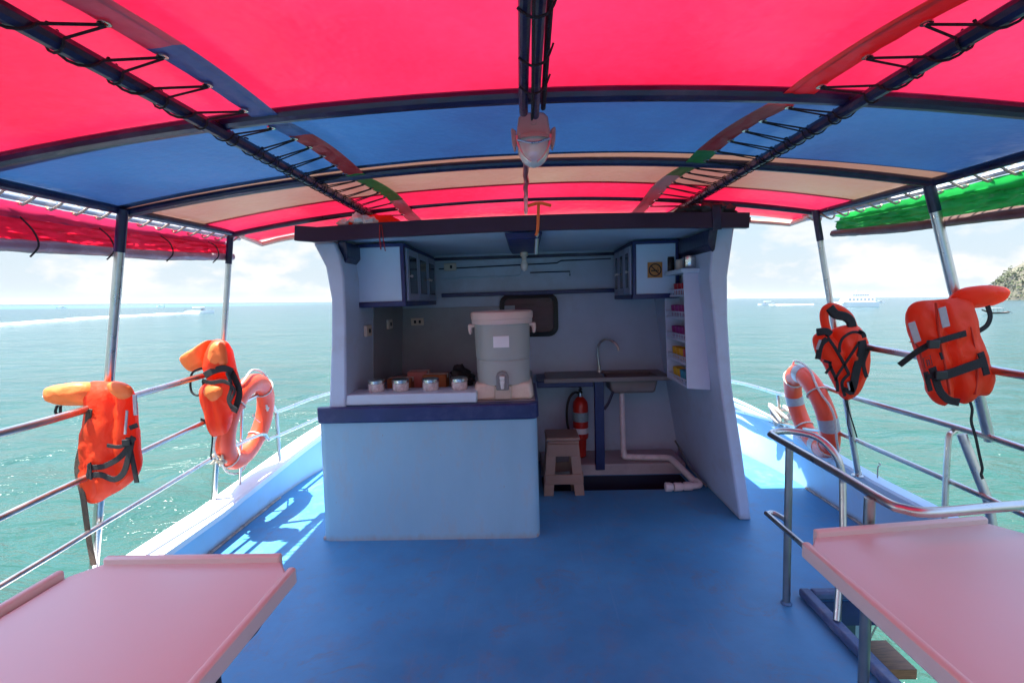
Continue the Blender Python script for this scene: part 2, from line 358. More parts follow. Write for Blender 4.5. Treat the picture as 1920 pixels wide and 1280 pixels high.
def curve(pts, k, closed=False):
    """Catmull-Rom through the points, k steps per span"""
    pts = [Vector(p) for p in pts]; n = len(pts); o = []
    rng = range(n) if closed else range(n - 1)
    for i in rng:
        p0 = pts[i - 1] if (closed or i > 0) else pts[0]; p1 = pts[i]; p2 = pts[(i + 1) % n] if closed else pts[i + 1]
        p3 = pts[(i + 2) % n] if closed else pts[min(i + 2, n - 1)]
        for j in range(k):
            t = j / k
            o.append(.5 * ((2 * p1) + (p2 - p0) * t + (2 * p0 - 5 * p1 + 4 * p2 - p3) * t * t + (3 * p1 - p0 - 3 * p2 + p3) * t ** 3))
    if not closed: o.append(pts[-1])
    return o
def tag(o, label=None, cat=None, group=None, kind=None):
    for k, v in (('label', label), ('category', cat), ('group', group), ('kind', kind)):
        if v: o[k] = v
    return o
def thing(name, loc, label, cat, group=None):
    o = bpy.data.objects.new(name, None); COL.objects.link(o); o.location = loc; o['_o'] = tuple(loc); o.empty_display_size = .1
    return tag(o, label, cat, group)
# a child of a mesh part keeps the thing's frame: both are stored relative to the thing's origin, so no extra offset is needed

# ------------------------------------------------------------------ sea, islet
sea = MB().add([(-30000, -30000, SEA_Z), (30000, -30000, SEA_Z), (30000, 30000, SEA_Z), (-30000, 30000, SEA_Z)], [(0, 1, 2, 3)]).build('sea', sea_material())
tag(sea, 'choppy green blue sea around the boat', kind='structure')
WORLD_THINGS = {sea.name}

def islet():
    c = on_sea(2040, 850); mb = MB(); rr = random.Random(3)
    def fn(u, v):
        a = 2 * math.pi * u; k = v
        r = (75 * (1 - k) ** .42) * (1 + .16 * math.sin(3 * a + 1) + .12 * noise.noise(Vector((math.cos(a) * 2, math.sin(a) * 2, k * 3))))
        return Vector((c.x + math.cos(a) * r, c.y + math.sin(a) * r, SEA_Z - 1 + 62 * k + 5 * noise.noise(Vector((math.cos(a) * 4, math.sin(a) * 4, k * 6)))))
    mb.grid(fn, 60, 24)
    o = mb.build('island', mat('limestone', (.13, .12, .08), .8, var=.35, scale=.08, dirt=(.10, .12, .05), dirt_amt=.8, dscale=.05))
    tag(o, kind='structure', label='steep limestone islet at the edge of the view'); WORLD_THINGS.add(o.name)
    lv = MB()
    for i in range(9000):
        u, v = rr.random(), rr.random() ** .8
        if noise.noise(Vector((u * 9, v * 7, 2))) < -.28 or v < .05: continue
        p = fn(u, v) + Vector((rr.uniform(-2, 2), rr.uniform(-2, 2), rr.uniform(-.5, 3.2))); s_ = rr.uniform(.9, 2.4)
        q = [Vector((rr.gauss(0, 1), rr.gauss(0, 1), rr.gauss(0, .7))).normalized() * s_ for _ in range(4)]
        lv.add([p + x for x in q], [(0, 1, 2), (0, 2, 3)])
    o = lv.build('island_scrub', mat('scrub_leaves', (.075, .095, .035), .7, var=.6, scale=.12))
    tag(o, kind='stuff', label='dry green trees covering the steep limestone islet'); WORLD_THINGS.add(o.name)
islet()

# ------------------------------------------------------------------ distant boats and wakes (world frame)
def wake(name, pts, widths, label, hump=.25):
    mb = MB(); cp = curve(pts, 10); n = len(cp)
    ws = [widths[0] + (widths[1] - widths[0]) * i / (n - 1) for i in range(n)]
    def fn(u, v):
        i = min(n - 1, int(u * (n - 1) + .5)); p = cp[i]; t = (cp[min(i + 1, n - 1)] - cp[max(i - 1, 0)]).normalized(); sd = Vector((-t.y, t.x, 0))
        w_ = ws[i] * (1 + .35 * noise.noise(Vector((u * 40, v * 2, 1))))
        return p + sd * (v - .5) * w_ + Vector((0, 0, .02 + hump * math.sin(math.pi * v) * (.6 + .6 * noise.noise(Vector((u * 90, v * 3, 0))))))
    mb.grid(fn, n - 1, 6); o = mb.build(name, foam); tag(o, label, kind='stuff'); WORLD_THINGS.add(o.name); return o
def hull_mb(Lh, B, H, M, bow=.35):
    mb = MB(); rows = []
    for i in range(13):
        u = i / 12; x = (u - .5) * Lh
        wd = B / 2 * (1 - max(0, (u - (1 - bow)) / bow) ** 1.8) * (.9 + .1 * min(1, u * 5)); sh = H * (1 + .35 * max(0, u - .5) ** 1.5)
        rows.append([(x, -wd, sh), (x, -wd * .85, -.1), (x, 0, -.35), (x, wd * .85, -.1), (x, wd, sh)])
    vs = [M @ Vector(p) for r in rows for p in r]; fs = [(i * 5 + j, i * 5 + j + 1, i * 5 + j + 6, i * 5 + j + 5) for i in range(12) for j in range(4)]
    fs += [(i * 5, (i + 1) * 5, (i + 1) * 5 + 4, i * 5 + 4) for i in range(12)] + [(0, 1, 2, 3, 4)]
    return mb.add(vs, fs)
def far_boat(name, px, dist, Lh, heading, label, style, group=None):
    p = on_sea(px, dist); M = Matrix.Translation(p) @ Matrix.Rotation(heading, 4, 'Z')
    r = thing(name, p, label, 'boat', group); WORLD_THINGS.add(r.name)
    if style == 'speed':
        hull_mb(Lh, Lh * .28, Lh * .10, M).build('hull', boat_white, r)
        MB().box(-Lh * .22, Lh * .12, -Lh * .11, Lh * .11, Lh * .21, Lh * .235, M).build('sunshade', boat_white, r, .03)
        pm = MB()
        for x in (-Lh * .2, Lh * .08):
            for y in (-Lh * .1, Lh * .1): pm.tube([M @ Vector((x, y, Lh * .08)), M @ Vector((x, y, Lh * .215))], .04, 6)
        pm.build('shade_frame', boat_dark, r)
        MB().prism([M @ Vector(q) for q in ((Lh * .08, -Lh * .1, Lh * .1), (Lh * .17, -Lh * .1, Lh * .1), (Lh * .1, -Lh * .1, Lh * .17))], (M.to_3x3() @ Vector((0, Lh * .2, 0)))).build('windscreen', boat_dark, r)
        MB().box(-Lh * .54, -Lh * .49, -.4, .4, -.1, Lh * .13, M).build('outboard_motor', boat_dark, r, .05)
    elif style == 'ferry':
        hull_mb(Lh, Lh * .26, Lh * .11, M, .45).build('hull', boat_white, r)
        for nm, a, b, z0, z1, k in (('main_cabin', -.40, .25, .10, .22, .11), ('upper_cabin', -.30, .12, .225, .31, .09)):
            MB().prism([M @ Vector((x * Lh, -k * Lh, z * Lh)) for x, z in ((a, z0), (b + .08, z0), (b, z1), (a, z1))], M.to_3x3() @ Vector((0, 2 * k * Lh, 0))).build(nm, boat_white, r)
            for i in range(7):
                x = a + .04 + i * (b - a - .05) / 7
                MB().box(x * Lh, (x + .045) * Lh, -k * Lh - .04, k * Lh + .04, (z0 + (z1 - z0) * .45) * Lh, (z0 + (z1 - z0) * .8) * Lh, M).build('window', mat('ferry_window', (.30, .33, .36), .3), r)
        MB().tube([M @ Vector((0, 0, .31 * Lh)), M @ Vector((-.02 * Lh, 0, .40 * Lh))], .12, 6).build('mast', boat_white, r)
    else:
        hb = MB(); rows = []
        for i in range(15):
            u = i / 14; x = (u - .5) * Lh; wd = Lh * .07 * math.sin(math.pi * (.12 + .84 * u)) ; z = Lh * (.04 + .14 * max(0, u - .62) ** 1.4 * 3.2 + .05 * max(0, .25 - u) * 2)
            rows.append([(x, -wd, z), (x, 0, z - Lh * .05), (x, wd, z)])
        vs = [M @ Vector(q) for q2 in rows for q in q2]; fs = [(i * 3 + j, i * 3 + j + 1, i * 3 + j + 4, i * 3 + j + 3) for i in range(14) for j in range(2)] + [(i * 3, i * 3 + 3, i * 3 + 5, i * 3 + 2) for i in range(14)]
        hb.add(vs, fs).build('hull', boat_wood, r)
        MB().box(-Lh * .22, Lh * .16, -Lh * .07, Lh * .07, Lh * .17, Lh * .185, M).build('awning', mat('awning_pale', (.45, .45, .42), .7), r)
        pm = MB()
        for x in (-Lh * .2, 0, Lh * .14):
            for y in (-Lh * .06, Lh * .06): pm.tube([M @ Vector((x, y, Lh * .03)), M @ Vector((x, y, Lh * .175))], .035, 6)
        pm.build('awning_post', boat_wood, r)
        MB().tube([M @ Vector((-Lh * .62, 0, .1)), M @ Vector((-Lh * .4, 0, Lh * .1))], .05, 6).build('engine_shaft', boat_dark, r)
    return r
far_boat('speedboat', 374, 262, 12, rad(8), 'white speedboat racing right at the head of a long foam wake', 'speed')
wake('boat_wake', [on_sea(368, 262), on_sea(330, 252), on_sea(200, 215), on_sea(0, 165), on_sea(-700, 110)], (3.6, 4.2), 'long white foam trail behind the speedboat on the left', .7)
far_boat('speedboat', 115, 640, 10, rad(0), 'tiny white boat far off on the pale green shoal', 'speed')
far_boat('speedboat', 300, 700, 9, rad(180), 'tiny white boat on the horizon left of the racing speedboat', 'speed')
far_boat('speedboat', 1437, 360, 11, rad(180), 'white speedboat heading left, trailing foam right of the cabin', 'speed')
wake('boat_wake', [on_sea(1440, 360), on_sea(1470, 366), on_sea(1525, 380)], (3.2, 1.6), 'short white foam trail behind the speedboat right of the cabin', .8)
far_boat('ferry', 1603, 305, 21, rad(176), 'large white two-deck ferry beyond the right-hand railing', 'ferry')
far_boat('speedboat', 1650, 520, 8, rad(0), 'small white boat just right of the large ferry', 'speed')
far_boat('longtail_boat', 1868, 190, 8.5, rad(186), 'low dark longtail boat below the wooded islet', 'long')

# ------------------------------------------------------------------ deck, hull
HX0, HX1, HY0, HY1 = 1.41, 2.06, .25, 2.33       # stair opening
RX0, RX1, RY0, RY1 = .10, 1.30, 3.78, 4.10       # drain recess in the galley
def deck_x(y, side):
    """deck edge: straight amidships, closing to the bow"""
    a = 2.06 if side < 0 else 2.19
    if y < 3.6: return side * a
    t = min(1, (y - 3.6) / 4.6); return side * a * (1 - t ** 1.9) + (0.1 * t ** 1.9)
def cap_x(y, side):
    a = (2.06 if side < 0 else 2.17)
    if y < 3.9: return side * a
    t = min(1, (y - 3.9) / 4.5); return side * a * (1 - t ** 2.6)
def cap_z(y, side):
    b = .20 if side < 0 else .33
    return b + (0 if y < 3 else .05 * (y - 3)) - (0 if side < 0 or y > 2.4 else .05)
ys = [-4.5 + .25 * i for i in range(51)]
d = MB()
def rect(x0, x1, y0, y1, z=0): d.add([(x0, y0, z), (x1, y0, z), (x1, y1, z), (x0, y1, z)], [(0, 1, 2, 3)])
xl, xr = -2.06, 2.19
rect(xl, xr, -4.5, HY0); rect(xl, HX0, HY0, HY1); rect(HX1, xr, HY0, HY1); rect(xl, xr, HY1, 3.6)
rect(xl * 0 + RX0, RX1, 3.6, RY0)
fy = [3.6, 3.69, RY0, RY1] + [4.3 + .3 * i for i in range(13)]
for a, b in zip(fy, fy[1:]):
    la, lb, ra, rb = deck_x(a, -1), deck_x(b, -1), deck_x(a, 1), deck_x(b, 1)
    if b <= RY0 + 1e-6:
        d.add([(la, a, 0), (RX0, a, 0), (RX0, b, 0), (lb, b, 0)], [(0, 1, 2, 3)]); d.add([(RX1, a, 0), (ra, a, 0), (rb, b, 0), (RX1, b, 0)], [(0, 1, 2, 3)])
    elif a < RY1 - 1e-6:
        d.add([(la, a, 0), (RX0, a, 0), (RX0, b, 0), (lb, b, 0)], [(0, 1, 2, 3)]); d.add([(RX1, a, 0), (ra, a, 0), (rb, b, 0), (RX1, b, 0)], [(0, 1, 2, 3)])
    else: d.add([(la, a, 0), (ra, a, 0), (rb, b, 0), (lb, b, 0)], [(0, 1, 2, 3)])
deck = d.build('deck', deck_m, origin=(0, 0, 0)); tag(deck, 'worn blue painted deck of the boat', kind='structure')
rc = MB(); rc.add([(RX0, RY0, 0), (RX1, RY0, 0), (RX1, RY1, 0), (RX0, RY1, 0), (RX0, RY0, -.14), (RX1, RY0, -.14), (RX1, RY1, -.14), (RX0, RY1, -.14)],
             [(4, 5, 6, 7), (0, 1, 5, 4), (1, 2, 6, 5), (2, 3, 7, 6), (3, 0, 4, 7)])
rc.build('deck_recess', recess_shade, deck)
sw = MB()
for x0, x1, y0, y1 in ((HX0, HX1, HY1, HY1 + .03), (HX0 - .03, HX0, HY0, HY1), (HX0, HX1, HY0 - .03, HY0)): sw.box(x0, x1, y0, y1, -.13, -.004)
sw.build('stairwell_lining', navy_trim, deck)
cm_ = MB(); z1 = .045
for x0, x1, y0, y1 in ((HX0 - .055, HX0, HY0 - .05, HY1 + .05), (HX0, HX1, HY1, HY1 + .05), (HX0, HX1, HY0 - .05, HY0)): cm_.box(x0, x1, y0, y1, .002, z1)
co = cm_.build('stairwell_coaming', mat('coaming_navy', (.06, .11, .23), .5, var=.3, dirt=(.3, .3, .35), dirt_amt=.6, dscale=7), deck, .012)

# hull below the deck (lower deck is open at the side, as seen through the stair opening)
hb = MB()
def hullpt(y, side, k):
    x = cap_x(y, side) * (1.0 if k == 0 else .96); return x
for side in (-1, 1):
    for a, b in zip(ys, ys[1:]):
        pass
hm = MB()
prof = []
for y in ys:
    prof.append([(cap_x(y, -1) * .97, y, -2.3), (cap_x(y, -1) * .75, y, -4.0), (0, y, -4.3), (cap_x(y, 1) * .75, y, -4.0), (cap_x(y, 1) * .97, y, -2.3)])
hm.add([q for r_ in prof for q in r_], [(i * 5 + j, i * 5 + j + 1, i * 5 + j + 6, i * 5 + j + 5) for i in range(len(ys) - 1) for j in range(4)] + [(i * 5, (i + 1) * 5, (i + 1) * 5 + 4, i * 5 + 4) for i in range(len(ys) - 1)])
hl = hm.build('hull', hull_blue, origin=(0, 0, 0)); tag(hl, 'light blue hull and open lower deck below the upper deck', kind='structure')
lp = MB()
lp.prism([(1.77, 2.62, -.14), (1.875, 2.62, -.14), (1.93, 2.62, -2.32), (1.83, 2.62, -2.32)], (0, .10, 0))
for y in (-3.5, -1.5, .2): lp.box(1.96, 2.06, y, y + .1, -2.3, -.14)
for y in (-3.5, -1.5, .5, 2.7): lp.box(-2.0, -1.9, y, y + .1, -2.3, -.14)
lp.build('lower_deck_post', pale_paint, hl, .01)
MB().box(HX0 - .05, 1.775, 2.56, 2.61, -.60, -.14).build('lower_deck_bulkhead', teal_paint, hl)

# bulwarks: inner face, outer face, cap rail
def bulwark(side, label):
    r = thing('bulwark', (side * 2.1, 2.0, 0), label, 'bulwark')
    inn = MB(); outm = MB(); cap = MB(); n = len(ys)
    I = []; O = []
    for y in ys:
        if y > 8.2: break
        dx = deck_x(y, side); cx = cap_x(y, side); cz = cap_z(y, side)
        I.append([(dx, y, -.02), (dx + side * .004, y, .03), ((dx + cx) / 2 + side * .01, y, cz * .55), (cx + side * .01, y, cz - .02)])
        ox = cx + side * (.17 if side < 0 else .07); O.append([(ox - side * .02, y, cz - .02), (ox, y, -.1), (cx * .985 + side * .08, y, -.45)])
    k = len(I)
    inn.add([q for r_ in I for q in r_], [(i * 4 + j, i * 4 + j + 1, i * 4 + j + 5, i * 4 + j + 4) for i in range(k - 1) for j in range(3)]); inn.build('inner_panel', hull_blue, r)
    outm.add([q for r_ in O for q in r_], [(i * 3 + j, i * 3 + j + 1, i * 3 + j + 4, i * 3 + j + 3) for i in range(k - 1) for j in range(2)]); outm.build('outer_panel', hull_blue, r)
    hw = .105 if side < 0 else .055
    pts = [(cap_x(y, side) + side * (hw - .03), y, cap_z(y, side)) for y in ys[:k]]
    cap.sweep(pts, [(-hw, -.022), (hw, -.022), (hw, .012), (hw - .015, .024), (-hw + .015, .024), (-hw, .012)], up=(0, 0, 1)); cap.build('cap_rail', cap_white if side < 0 else mat('pale_blue_cap', (.42, .60, .74), .45, dirt=(.4, .4, .4), dirt_amt=.3), r)
    sc = MB(); sp = [(deck_x(y, side) - side * (.012 + .006 * noise.noise(Vector((y * 5, side, 0)))), y, .004 + .004 * noise.noise(Vector((y * 9, side, 3)))) for y in [q * .06 - 1 for q in range(80)]]
    sc.tube(sp, .010, 6); sc.build('caulking_bead', mat('old_caulk', (.30, .27, .24), .8, var=.5, scale=20), r)
    return r
bulwark(-1, 'low light blue bulwark with white cap along the left deck edge')
bulwark(1, 'low light blue bulwark with white cap along the right deck edge')

# ------------------------------------------------------------------ galley cabin
cab = thing('galley_cabin', (0, 3.9, 0), 'small light blue open-fronted galley cabin with navy roof edge at the bow', 'cabin')
lwall = [(-1.39, 0), (-1.345, .45), (-1.31, .83), (-1.265, 1.29), (-1.245, 1.59), (-1.27, 1.80), (-1.34, 1.95), (-1.20, 1.95), (-1.17, 1.86), (-1.155, 1.73), (-1.16, 1.46), (-1.185, .99), (-1.24, .5), (-1.29, 0)]
rwall = [(1.51, 0), (1.43, .5), (1.35, .94), (1.31, 1.38), (1.30, 1.66), (1.335, 1.97), (1.20, 1.97), (1.185, 1.66), (1.22, 1.38), (1.26, 1.02), (1.34, .54), (1.43, 0)]
def extr(poly, y0, y1, shear=0):
    m_ = MB(); return m_.prism([(x, y0 + shear * (1 - z / 2), z) for x, z in poly], (0, y1 - y0, 0))
side_m = mat('cabin_pillar_paint', (.46, .57, .72), .42, grime=.12, var=.06, scale=3, dirt=(.35, .33, .33), dirt_amt=.3, dscale=5)
extr(lwall, 3.06, 4.62).build('side_wall', side_m, cab, .012)
extr(rwall, 3.12, 4.62, .10).build('side_wall', side_m, cab, .012)
MB().box(-1.30, 1.42, 4.52, 4.60, 0, 2.01).build('back_wall', wall_paint, cab)
MB().box(-1.19, -.10, 4.495, 4.518, .5, 1.50).build('splash_panel', grime_wall, cab)
MB().prism([(-1.218, 3.62, .895), (-1.188, 3.62, .895), (-1.150, 3.62, 1.53), (-1.170, 3.62, 1.53)], (0, .86, 0)).build('splash_panel', grime_wall, cab)
def roofz(x): return 2.045 - .03 * (x / 1.35) ** 2
rm = MB(); rp = [(-1.42 + 2.80 * i / 16) for i in range(17)]
rm.sweep([(x, 3.86, roofz(x) - .006) for x in rp], [(-.86, -.03), (.86, -.03), (.86, .0), (-.86, .0)], up=(0, 0, 1)); rm.build('roof', mat('roof_paint', (.30, .10, .13), .6, var=.2), cab)
cl = MB(); cl.grid(lambda u, v: (-1.26 + 2.52 * u, 3.0 + 1.52 * v, 1.975 + .012 * (1 - (2 * u - 1) ** 2)), 12, 8); cl.build('ceiling', pale_paint, cab)
fm = MB(); fm.sweep([(x, 2.965, roofz(x) - .037 + (.02 if abs(x) > 1.39 else 0)) for x in [-1.40 + 2.745 * i / 20 for i in range(21)]], [(-.022, -.042), (.022, -.042), (.022, .048), (.0, .052), (-.022, .044)], up=(0, 0, 1))
fm.build('fascia', mat('fascia_navy', (.022, .009, .038), .35, var=.25, scale=3), cab)
for sx, y1 in ((-1, 3.45), (1, 3.95)):
    x0 = -1.19 if sx < 0 else 1.215
    MB().prism([(x0, 3.08, 1.955), (x0 - sx * .055, 3.08, 1.955), (x0 - sx * .055, 3.10, 1.86), (x0, 3.14, 1.80)], (0, y1 - 3.1, 0)).build('corner_bracket', navy, cab, .006)
MB().box(-.78, .83, 4.47, 4.518, 1.595, 1.63).build('wall_trim', navy_trim, cab, .004)
tr = MB(); tr.box(-1.15, 1.18, 4.49, 4.518, 1.935, 1.962); tr.build('wall_trim', navy, cab, .003)
MB().box(.10, 1.36, 4.12, 4.515, -.01, .095).build('plinth', mat('plinth_paint', (.42, .38, .40), .6, var=.15, dirt=(.2, .15, .12), dirt_amt=.6), cab, .01)
for pts in ([(-.80, 4.505, 1.86), (.30, 4.505, 1.88), (.34, 4.505, 1.90), (.8, 4.505, 1.905)], [(-.78, 4.505, 1.77), (-.05, 4.505, 1.775), (-.03, 4.505, 1.80), (-.03, 4.505, 1.93)], [(.05, 4.505, 1.80), (.42, 4.505, 1.80), (.42, 4.505, 1.76)]):
    MB().tube(pts, .006, 6).build('conduit', pale_paint if pts[0][2] < 1.8 else navy, cab)
# window
def rrect(cx, cz, w_, h_, r, y, n=5):
    o = []
    for (sx, sz, a0) in ((1, 1, 0), (-1, 1, 90), (-1, -1, 180), (1, -1, 270)):
        for i in range(n + 1):
            a = rad(a0 + 90 * i / n); o.append(Vector((cx + sx * (w_ / 2 - r) + r * math.cos(a), y, cz + sz * (h_ / 2 - r) + r * math.sin(a))))
    return o
wf = MB(); wf.sweep(rrect(.03, 1.405, .50, .36, .07, 4.50), [(-.022, -.02), (.022, -.02), (.022, .01), (-.022, .02)], up=(0, -1, 0), closed=True); wfo = wf.build('window_frame', frame_black, cab)
MB().prism(rrect(.03, 1.405, .49, .35, .065, 4.512), (0, .006, 0)).build('window_pane', pane, wfo)

# sockets
for i, (x, z, wd, lab) in enumerate(((-.69, 1.875, .115, 'cream socket plate at the top left of the galley back wall'), (-1.02, 1.375, .12, 'cream double socket plate low on the galley back wall'))):
    r = thing('wall_socket', (x, 4.49, z), lab, 'socket')
    MB().box(x - wd / 2, x + wd / 2, 4.478, 4.494, z - .035, z + .035).build('plate', cream_pl, r, .005)
    so_ = MB()
    for k in ((-.02, .025) if wd > .116 else (.01,)): so_.box(x + k - .010, x + k + .010, 4.474, 4.4785, z - .014, z + .014)
    so_.build('socket_hole', black_rub, r)
for y, z, lab in ((4.02, 1.38, 'cream socket plate on the grimy left side wall, nearer the back'), (3.46, 1.36, 'narrow cream switch plate on the left side wall near the pillar')):
    r = thing('wall_socket', (-1.15, y, z), lab, 'socket')
    MB().box(-1.163, -1.14, y - .06, y + .06, z - .04, z + .04).build('plate', cream_pl, r, .004)
    MB().box(-1.139, -1.136, y - .018, y + .018, z - .015, z + .015).build('socket_hole', black_rub, r)

# wall cabinets
def cabinet(x0, x1, y0, y1, z0, z1, face, label):
    r = thing('wall_cabinet', ((x0 + x1) / 2, y0, z0), label, 'cabinet'); t = .022
    MB().box(x0 + .006, x1 - .006, y0 + .006, y1, z0 + .01, z1 - .005).build('body', mat('cabinet_paint', (.52, .69, .84), .4, var=.04, scale=3), r)
    fr = MB()
    for a, b in ((x0 - .004, x0 + t), (x1 - t, x1 + .004)): fr.box(a, b, y0 - .004, y0 + t, z0 + .03, z1 - .022)
    fr.box(x0 - .006, x1 + .006, y0 - .008, y0 + t, z0 - .005, z0 + .032); fr.box(x0 - .006, x1 + .006, y0 - .008, y0 + t, z1 - .024, z1)
    xf = x1 if face > 0 else x0
    fr.box(xf - .012, xf + .010, y0 + t, y1, z0 - .005, z0 + .03) ; fr.box(xf - .012, xf + .010, y0 + t, y1, z1 - .022, z1)
    fr.box(x0, x1, y0 + t, y1, z0 - .006, z0 + .009)
    fr.build('frame', navy_trim, r, .003)
    nd = 3; dl = (y1 - y0 - .06) / nd
    for i in range(nd):
        a = y0 + .035 + i * dl; b = a + dl - .02; xa = xf + face * .004; xb = xf + face * .020
        dr = MB().box(min(xa, xb), max(xa, xb), a, b, z0 + .036, z1 - .03).build('door', mat('cabinet_door', (.30, .34, .46), .4), r, .003)
        xc = xf + face * .023
        MB().box(min(xb, xc), max(xb, xc), a + .055, b - .055, z0 + .085, z1 - .08).build('glass_panel', mat('smoked_glass', (.02, .025, .04), .12), dr)
        MB().lathe((xb, b - .028 if i % 2 else a + .028, (z0 + z1) / 2 - .01), [(.004, 0), (.005, face * .012), (.012, face * .018), (.010, face * .028), (0.001, face * .03)], 12, 'x').build('knob', steel, dr)
    return r
cabinet(-1.205, -.835, 3.33, 4.44, 1.535, 1.965, 1, 'white wall cabinet with navy frame hanging in the left half of the galley')
cb2 = cabinet(.825, 1.165, 3.70, 4.42, 1.535, 1.965, -1, 'white wall cabinet with navy frame and a no smoking sticker, right half')
# no smoking sticker
st = thing('no_smoking_sticker', (.985, 3.692, 1.75), 'square gold no smoking sticker on the right cabinet front', 'sticker')
cx_, cz_ = .985, 1.745
MB().box(cx_ - .055, cx_ + .055, 3.688, 3.691, cz_ - .058, cz_ + .058).build('backing', gold, st)
sm = MB(); sm.sweep([(cx_ + .044 * math.cos(2 * math.pi * i / 32), 3.686, cz_ + .044 * math.sin(2 * math.pi * i / 32)) for i in range(32)], [(-.0045, -.0015), (.0045, -.0015), (.0045, .0015), (-.0045, .0015)], up=(0, -1, 0), closed=True)
sm.ribbon([(cx_ - .031, 3.6855, cz_ + .031), (cx_ + .031, 3.6855, cz_ - .031)], .008, .002)
sm.box(cx_ - .030, cx_ + .018, 3.6862, 3.6875, cz_ - .010, cz_); sm.box(cx_ + .021, cx_ + .028, 3.6862, 3.6875, cz_ - .010, cz_)
sm.ribbon([(cx_ + .024, 3.6868, cz_ + .003), (cx_ + .018, 3.6868, cz_ + .012), (cx_ + .026, 3.6868, cz_ + .020)], .003, .001)
sm.build('symbol', ink, st)

# ceiling hatch box with bulb, hanging strap
hx = thing('ceiling_light', (0, 3.9, 1.93), 'dark blue ceiling box with a bare bulb inside the galley', 'ceiling light')
MB().prism([(-.115, 3.02, 1.968), (.115, 3.02, 1.968), (.115, 3.02, 1.955), (.095, 3.02, 1.925), (-.095, 3.02, 1.925), (-.115, 3.02, 1.955)], (0, .95, 0)).build('housing', navy_trim, hx, .004)
MB().lathe((0, 3.86, 1.925), [(.03, 0), (.03, -.03), (.018, -.035), (.018, -.06)], 16).build('bulb_holder', cream_pl, hx)
MB().lathe((0, 3.86, 1.865), [(.014, 0), (.026, -.025), (.030, -.05), (.022, -.075), (.004, -.088)], 16).build('bulb', white_pl, hx)
hs = MB().ribbon([(.095, 2.93, 2.12), (.09, 2.925, 2.04), (.085, 2.93, 1.965), (.075, 2.95, 1.935)], .018, .006, (0, -1, 0), 4)
hs.ribbon([(.03, 2.935, 2.108), (.10, 2.93, 2.122), (.17, 2.935, 2.105)], .02, .008, (0, -1, .3), 4)
tag(hs.build('hanging_strap', orange_rope, origin=(.09, 2.93, 2.0)), 'orange cord looped over the middle of the navy roof edge', 'cord')
o = MB().tube([(.085, 3.02, 1.96), (.08, 3.05, 1.90), (.075, 3.08, 1.84)], .013, 8).build('hanging_rod', dull_steel, origin=(.085, 3.03, 1.96)); tag(o, 'short grey rod hanging from the galley ceiling below the orange cord', 'rod')
o = MB().tube([(-.87, 2.94, 2.03), (-.872, 2.93, 1.95), (-.868, 2.93, 1.88)], .004, 6).tube([(-.86, 2.94, 2.03), (-.85, 2.93, 1.94), (-.842, 2.93, 1.87)], .003, 6).build('hanging_string', mat('red_string', (.35, .03, .04), .8), origin=(-.87, 2.94, 2.0)); tag(o, 'thin dark red strings dangling over the left cabinet', 'string')

# counter
ct = thing('galley_counter', (-.66, 3.1, 0), 'light blue galley counter with thick navy edge band, left half of cabin', 'counter')
cpan = [(-1.385, 3.10), (-1.365, 3.058), (-1.33, 3.046)] + [(-1.33 + (1.33) * i / 8, 3.046) for i in range(1, 9)] + [(.025, 3.052), (.045, 3.07), (.055, 3.105), (.055, 3.76), (-1.2, 3.76), (-1.2, 3.10)]
fp = MB(); n_ = len(cpan); lv_ = [0, .25, .5, .79]
fp.add([(x, y - (0 if y > 3.2 else (.03 * (1 - z / .79))), z) for z in lv_ for x, y in cpan], [(k * n_ + i, k * n_ + (i + 1) % n_, (k + 1) * n_ + (i + 1) % n_, (k + 1) * n_ + i) for k in range(3) for i in range(n_)])
fp.build('front_panel', mat('counter_paint', (.24, .45, .58), .36, grime=.10, var=.05, scale=2.2, dirt=(.34, .36, .38), dirt_amt=.45, dscale=4.5, bump=.15, bscale=8, stretch=(2.2, 1, .8)), ct, 0, 50)
bd = MB(); bd.prism([(x * 1.0 + (.012 if x > 0 else -.008), y - .018, .785) for x, y in cpan[:-3]] + [(.067, 3.80, .785), (-1.19, 3.80, .785), (-1.19, 3.13, .785)], (0, 0, .105)); bd.build('edge_band', navy_trim, ct, .012, segs=3)
MB().box(-1.18, .045, 3.12, 4.40, .875, .894).build('worktop', mat('worktop', (.30, .28, .30), .4, var=.15, dirt=(.15, .1, .08), dirt_amt=.5), ct)
MB().box(-1.225, -.335, 3.075, 3.30, .892, .962).build('raised_ledge', pale_paint, ct, .008)
sk = MB(); sk.sweep([(x, y - .045, .006 + .004 * noise.noise(Vector((x * 9, 0, 0)))) for x, y in [(-1.385 + 1.43 * i / 40, 3.085) for i in range(41)]], [(-.008, -.006), (.008, -.006), (.008, .012), (-.008, .016)], up=(0, 0, 1)); sk.build('stained_foot', mat('stain', (.40, .36, .34), .8, var=.5, scale=16), ct)

